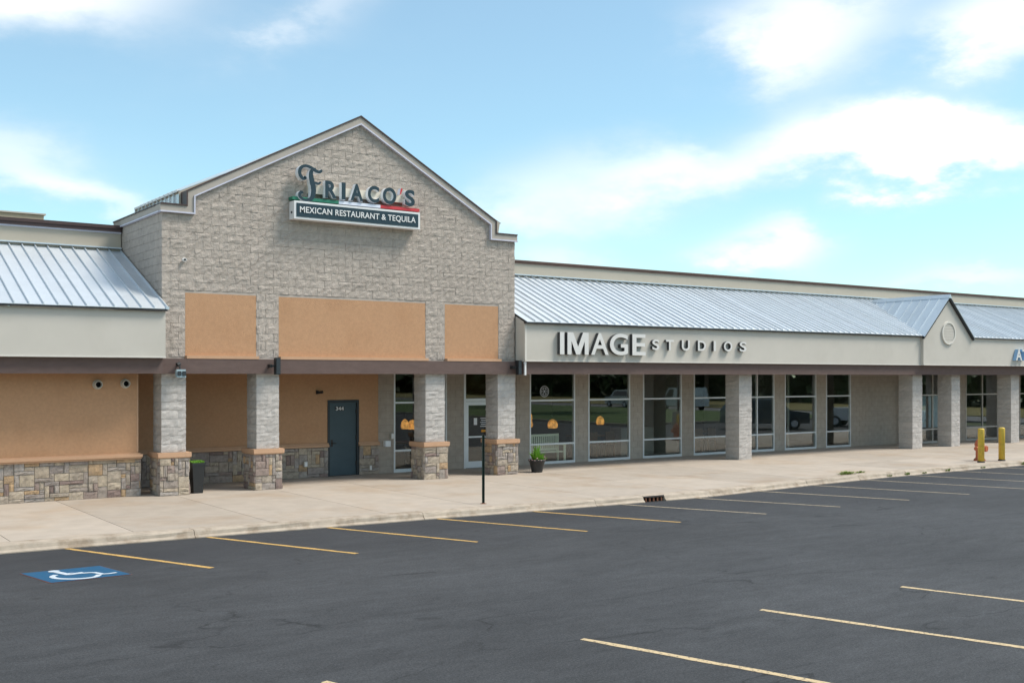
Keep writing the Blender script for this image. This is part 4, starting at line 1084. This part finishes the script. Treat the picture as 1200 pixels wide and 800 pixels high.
lamp(25.00, 31.0, 1.22, .14, 'left amber pendant lamp in the second shop window'); lamp(25.85, 31.2, 1.25, .15, 'right amber pendant lamp in the second shop window')
for x, lb in ((17.5, 'left lit panel on the restaurant ceiling'), (18.3, 'right lit panel on the restaurant ceiling')):
    mb = MB(); mb.box(x, x + .45, 30.6, 30.9, 3.36, 3.41); tag(mb.build('ceiling_light', 'lit', None), lb, 'ceiling light', 'lit ceiling panels')
def table(x, y, label):
    t = thing('dining_table', label, 'table', (x, y, .15), 'dark tables inside the shops'); bx('tabletop', 'wood', t, x - .6, x + .6, y - .4, y + .4, .86, .91)
    for a in (-.52, .52):
        for b in (-.32, .32): bx('leg', 'black', t, x + a - .03, x + a + .03, y + b - .03, y + b + .03, .152, .859)
table(17.3, 31.2, 'dark table behind the restaurant window'); table(25.0, 31.0, 'dark table behind the second shop window'); table(30.2, 31.0, 'dark table behind the fourth shop window')
def chair(x, y, s_, label):
    t = thing('chair', label, 'chair', (x, y, .15), 'wooden chairs inside the shops'); bx('seat', 'wood', t, x - .21, x + .21, y - .21, y + .21, .58, .62)
    for a in (-.19, .19):
        for b in (-.19, .19): bx('leg', 'wood', t, x + a - .02, x + a + .02, y + b - .02, y + b + .02, .152, .579)
    bx('backrest', 'wood', t, x - .21, x + .21, y + s_ * .19 - .015, y + s_ * .19 + .015, .70, 1.05)
    for a in (-.19, .19): bx('back_post', 'wood', t, x + a - .02, x + a + .02, y + s_ * .19 - .02, y + s_ * .19 + .02, .621, 1.06)
chair(24.6, 30.3, -1, 'left wooden chair at the table in the second shop window'); chair(25.4, 30.3, -1, 'right wooden chair at the table in the second shop window'); chair(29.6, 30.1, -1, 'left wooden chair behind the fourth shop window'); chair(30.4, 30.2, -1, 'right wooden chair behind the fourth shop window')
def curtain(x0, x1, label):
    mb = MB(); n = 40; vs = []
    for i in range(n + 1):
        x = x0 + (x1 - x0) * i / n; y = 28.72 + .025 * math.sin(i * 1.35)
        vs += [(x, y, .80), (x, y, 2.20), (x, y + .006, 2.20), (x, y + .006, .80)]
    fs = []
    for i in range(n):
        for k in range(4): a = 4 * i + k; b = 4 * i + (k + 1) % 4; fs.append((a, a + 4, b + 4, b))
    tag(mb.add(vs, fs).build('curtain', 'curtain', None), label, 'curtain', 'pale blue curtains in the shop window')
curtain(41.1, 42.15, 'left pale blue curtain in the window between the far columns'); curtain(42.36, 43.25, 'right pale blue curtain in the window between the far columns')

# ------------------------------------------------------------ the place behind the camera, seen in the window reflections
def crown_mesh(seed, n, rx, rz_, leaf):
    rr = random.Random(seed); mb = MB()
    blobs = [(Vector((rr.uniform(-.6, .6) * rx, rr.uniform(-.6, .6) * rx, rr.uniform(-.7, .7) * rz_)), rr.uniform(.35, .6)) for _ in range(12)]
    for _ in range(n):
        c, s_ = blobs[rr.randrange(12)]
        v = Vector((rr.gauss(0, 1), rr.gauss(0, 1), rr.gauss(0, 1))).normalized(); p = c + Vector((v.x * rx, v.y * rx, v.z * rz_)) * s_ * (rr.random() ** .35)
        u = Vector((rr.gauss(0, 1), rr.gauss(0, 1), rr.gauss(0, 1))).normalized(); w = u.cross(v).normalized() if abs(u.dot(v)) < .95 else Vector((1, 0, 0))
        l = leaf * rr.uniform(.6, 1.3); mb.add([p - u * l, p + w * l * .6, p + u * l, p - w * l * .6], [(0, 1, 2, 3)])
    return mb.mesh('crown', 'tree_leaf')
CM = [crown_mesh(s_, 1300, 3.6, 3.4, .55) for s_ in (1, 2, 3)]
tk = MB().tube([(0, 0, -.1), (.05, .02, 2), (0, .1, 4.5), (.2, .1, 7)], [.30, .22, .17, .07], 8).mesh('trunk', 'bark')
TP = [(58, -14, 'nearest the lot lamp'), (62, -32, 'on the lawn beyond the first one'), (56, -50, 'in the middle of the lawn'), (84, -26, 'across the road behind the van'), (86, -66, 'far down the road'), (60, -75, 'at the far end of the lawn'), (20, -70, 'alone behind the lot'), (-20, -75, 'at the far left behind the lot')]
for i, (x, y, lb) in enumerate(TP):
    t = thing('shade_tree', 'leafy shade tree ' + lb, 'tree', (x, y, 0), 'shade trees beyond the lot'); inst('trunk', tk, t, (x, y, 0)); inst('crown', CM[i % 3], t, (x, y, 7.2), i * 1.3)
mb = MB(); rr = random.Random(77)
for _ in range(9000):
    if rr.random() < .75: x, y = 99 + rr.random() ** 1.5 * 26, rr.uniform(-150, 14)
    else: x, y = rr.uniform(-140, 100), -112 - rr.random() ** 1.5 * 26
    z = rr.random() ** .8 * (9 + 3 * math.sin(y * .13) + 3 * math.sin(x * .17)); p = Vector((x, y, z)); u = Vector((rr.gauss(0, 1), rr.gauss(0, 1), rr.gauss(0, 1))).normalized(); w = u.cross(Vector((.3, .2, 1))).normalized()
    l = rr.uniform(.9, 1.7); mb.add([p - u * l, p + w * l * .7, p + u * l, p - w * l * .7], [(0, 1, 2, 3)])
mb.build('far_wood', 'tree_leaf', None, (0, 0, 0), kind='stuff')
def vehicle(name, label, cat, x, y, rz, m, prof, glass, L_, hw=.92):
    """side profile in (length, height), swept across the width with tucked-in upper body"""
    t = thing(name, label, cat, (x, y, 0)); t.rotation_euler = (0, 0, rz)
    WL[t.name] = Vector((0, 0, 0))
    mb = MB(); n = len(prof); vs = []
    for s_ in (-1, 1):
        for a, b in prof: vs.append((a, s_ * (hw - max(0, b - .95) * .22), b))
    mb.add(vs, [list(range(n)), list(range(2 * n - 1, n - 1, -1))] + [(i, i + n, (i + 1) % n + n, (i + 1) % n) for i in range(n)]); mb.build('body', m, t, (0, 0, 0))
    for g_ in glass:
        for s_ in (-1, 1):
            vs = [(a, s_ * (hw + .006 - max(0, b - .95) * .22), b) for a, b in g_]; MB().add(vs, [list(range(len(vs)))]).build('side_window', 'car_glass', t, (0, 0, 0))
    for a in (L_ * .19, L_ * .80):
        for s_ in (-1, 1):
            w = MB().tube([(a, s_ * (hw - .2), .34), (a, s_ * (hw + .012), .34)], .34, 20).build('wheel', 'tyre', t, (0, 0, 0))
            MB().tube([(a, s_ * (hw + .013), .34), (a, s_ * (hw + .022), .34)], .20, 16).build('rim', 'silver', w, (0, 0, 0))
    for s_ in (-.62, .62): bx('headlight', 'lens', t, -.02, .04, s_ - .16, s_ + .16, .68, .84)
    bx('windscreen_band', 'black', t, -.03, .03, -.7, .7, .42, .56)
SUV = [(0, .35), (0, .95), (1.1, 1.08), (1.75, 1.72), (4.2, 1.74), (4.7, 1.1), (4.75, .35)]
PICK = [(0, .40), (0, 1.0), (1.3, 1.12), (1.95, 1.80), (3.35, 1.80), (3.5, 1.15), (5.5, 1.13), (5.5, .40)]
VAN = [(0, .38), (0, .95), (.7, 1.10), (1.3, 2.0), (5.2, 2.05), (5.3, 1.0), (5.3, .38)]
vehicle('parked_suv', 'dark sport utility vehicle parked at the far right kerb', 'car', 50.2, 15.6, rad(-150), 'car_dark', SUV, [[(1.35, 1.12), (1.85, 1.62), (2.8, 1.64), (2.8, 1.12)], [(2.9, 1.12), (2.9, 1.64), (4.1, 1.64), (4.45, 1.12)]], 4.75)
vehicle('parked_pickup', 'white pickup truck parked beside the dark utility vehicle', 'truck', 56.4, 18.6, rad(-115), 'car_white', PICK, [[(1.6, 1.18), (2.05, 1.70), (3.2, 1.70), (3.28, 1.18)]], 5.5)
vehicle('white_van', 'white van standing on the road across the lawn', 'van', 70, -17, rad(100), 'car_white', VAN, [[(1.0, 1.15), (1.4, 1.85), (2.2, 1.87), (2.2, 1.15)]], 5.3)
vehicle('parked_suv', 'white sport utility vehicle on the road behind the van', 'car', 71, -26, rad(100), 'car_white', SUV, [[(1.35, 1.12), (1.85, 1.62), (4.1, 1.64), (4.45, 1.12)]], 4.75)
t = thing('lot_lamp', 'tall dark lot lamp on a concrete pedestal', 'lamp post', (47.0, 8.6, 0)); lx, ly = 47, 8.6
MB().lathe(lx, ly, [(.42, 0), (.42, .85), (.38, .9)], 20).build('pedestal', 'kerb', t); MB().tube([(lx, ly, .9), (lx, ly, 8)], [.14, .09], 12).build('pole', 'brown_metal', t); bx('lamp_head', 'black', t, lx - .9, lx + .2, ly - .2, ly + .2, 8.0, 8.2)
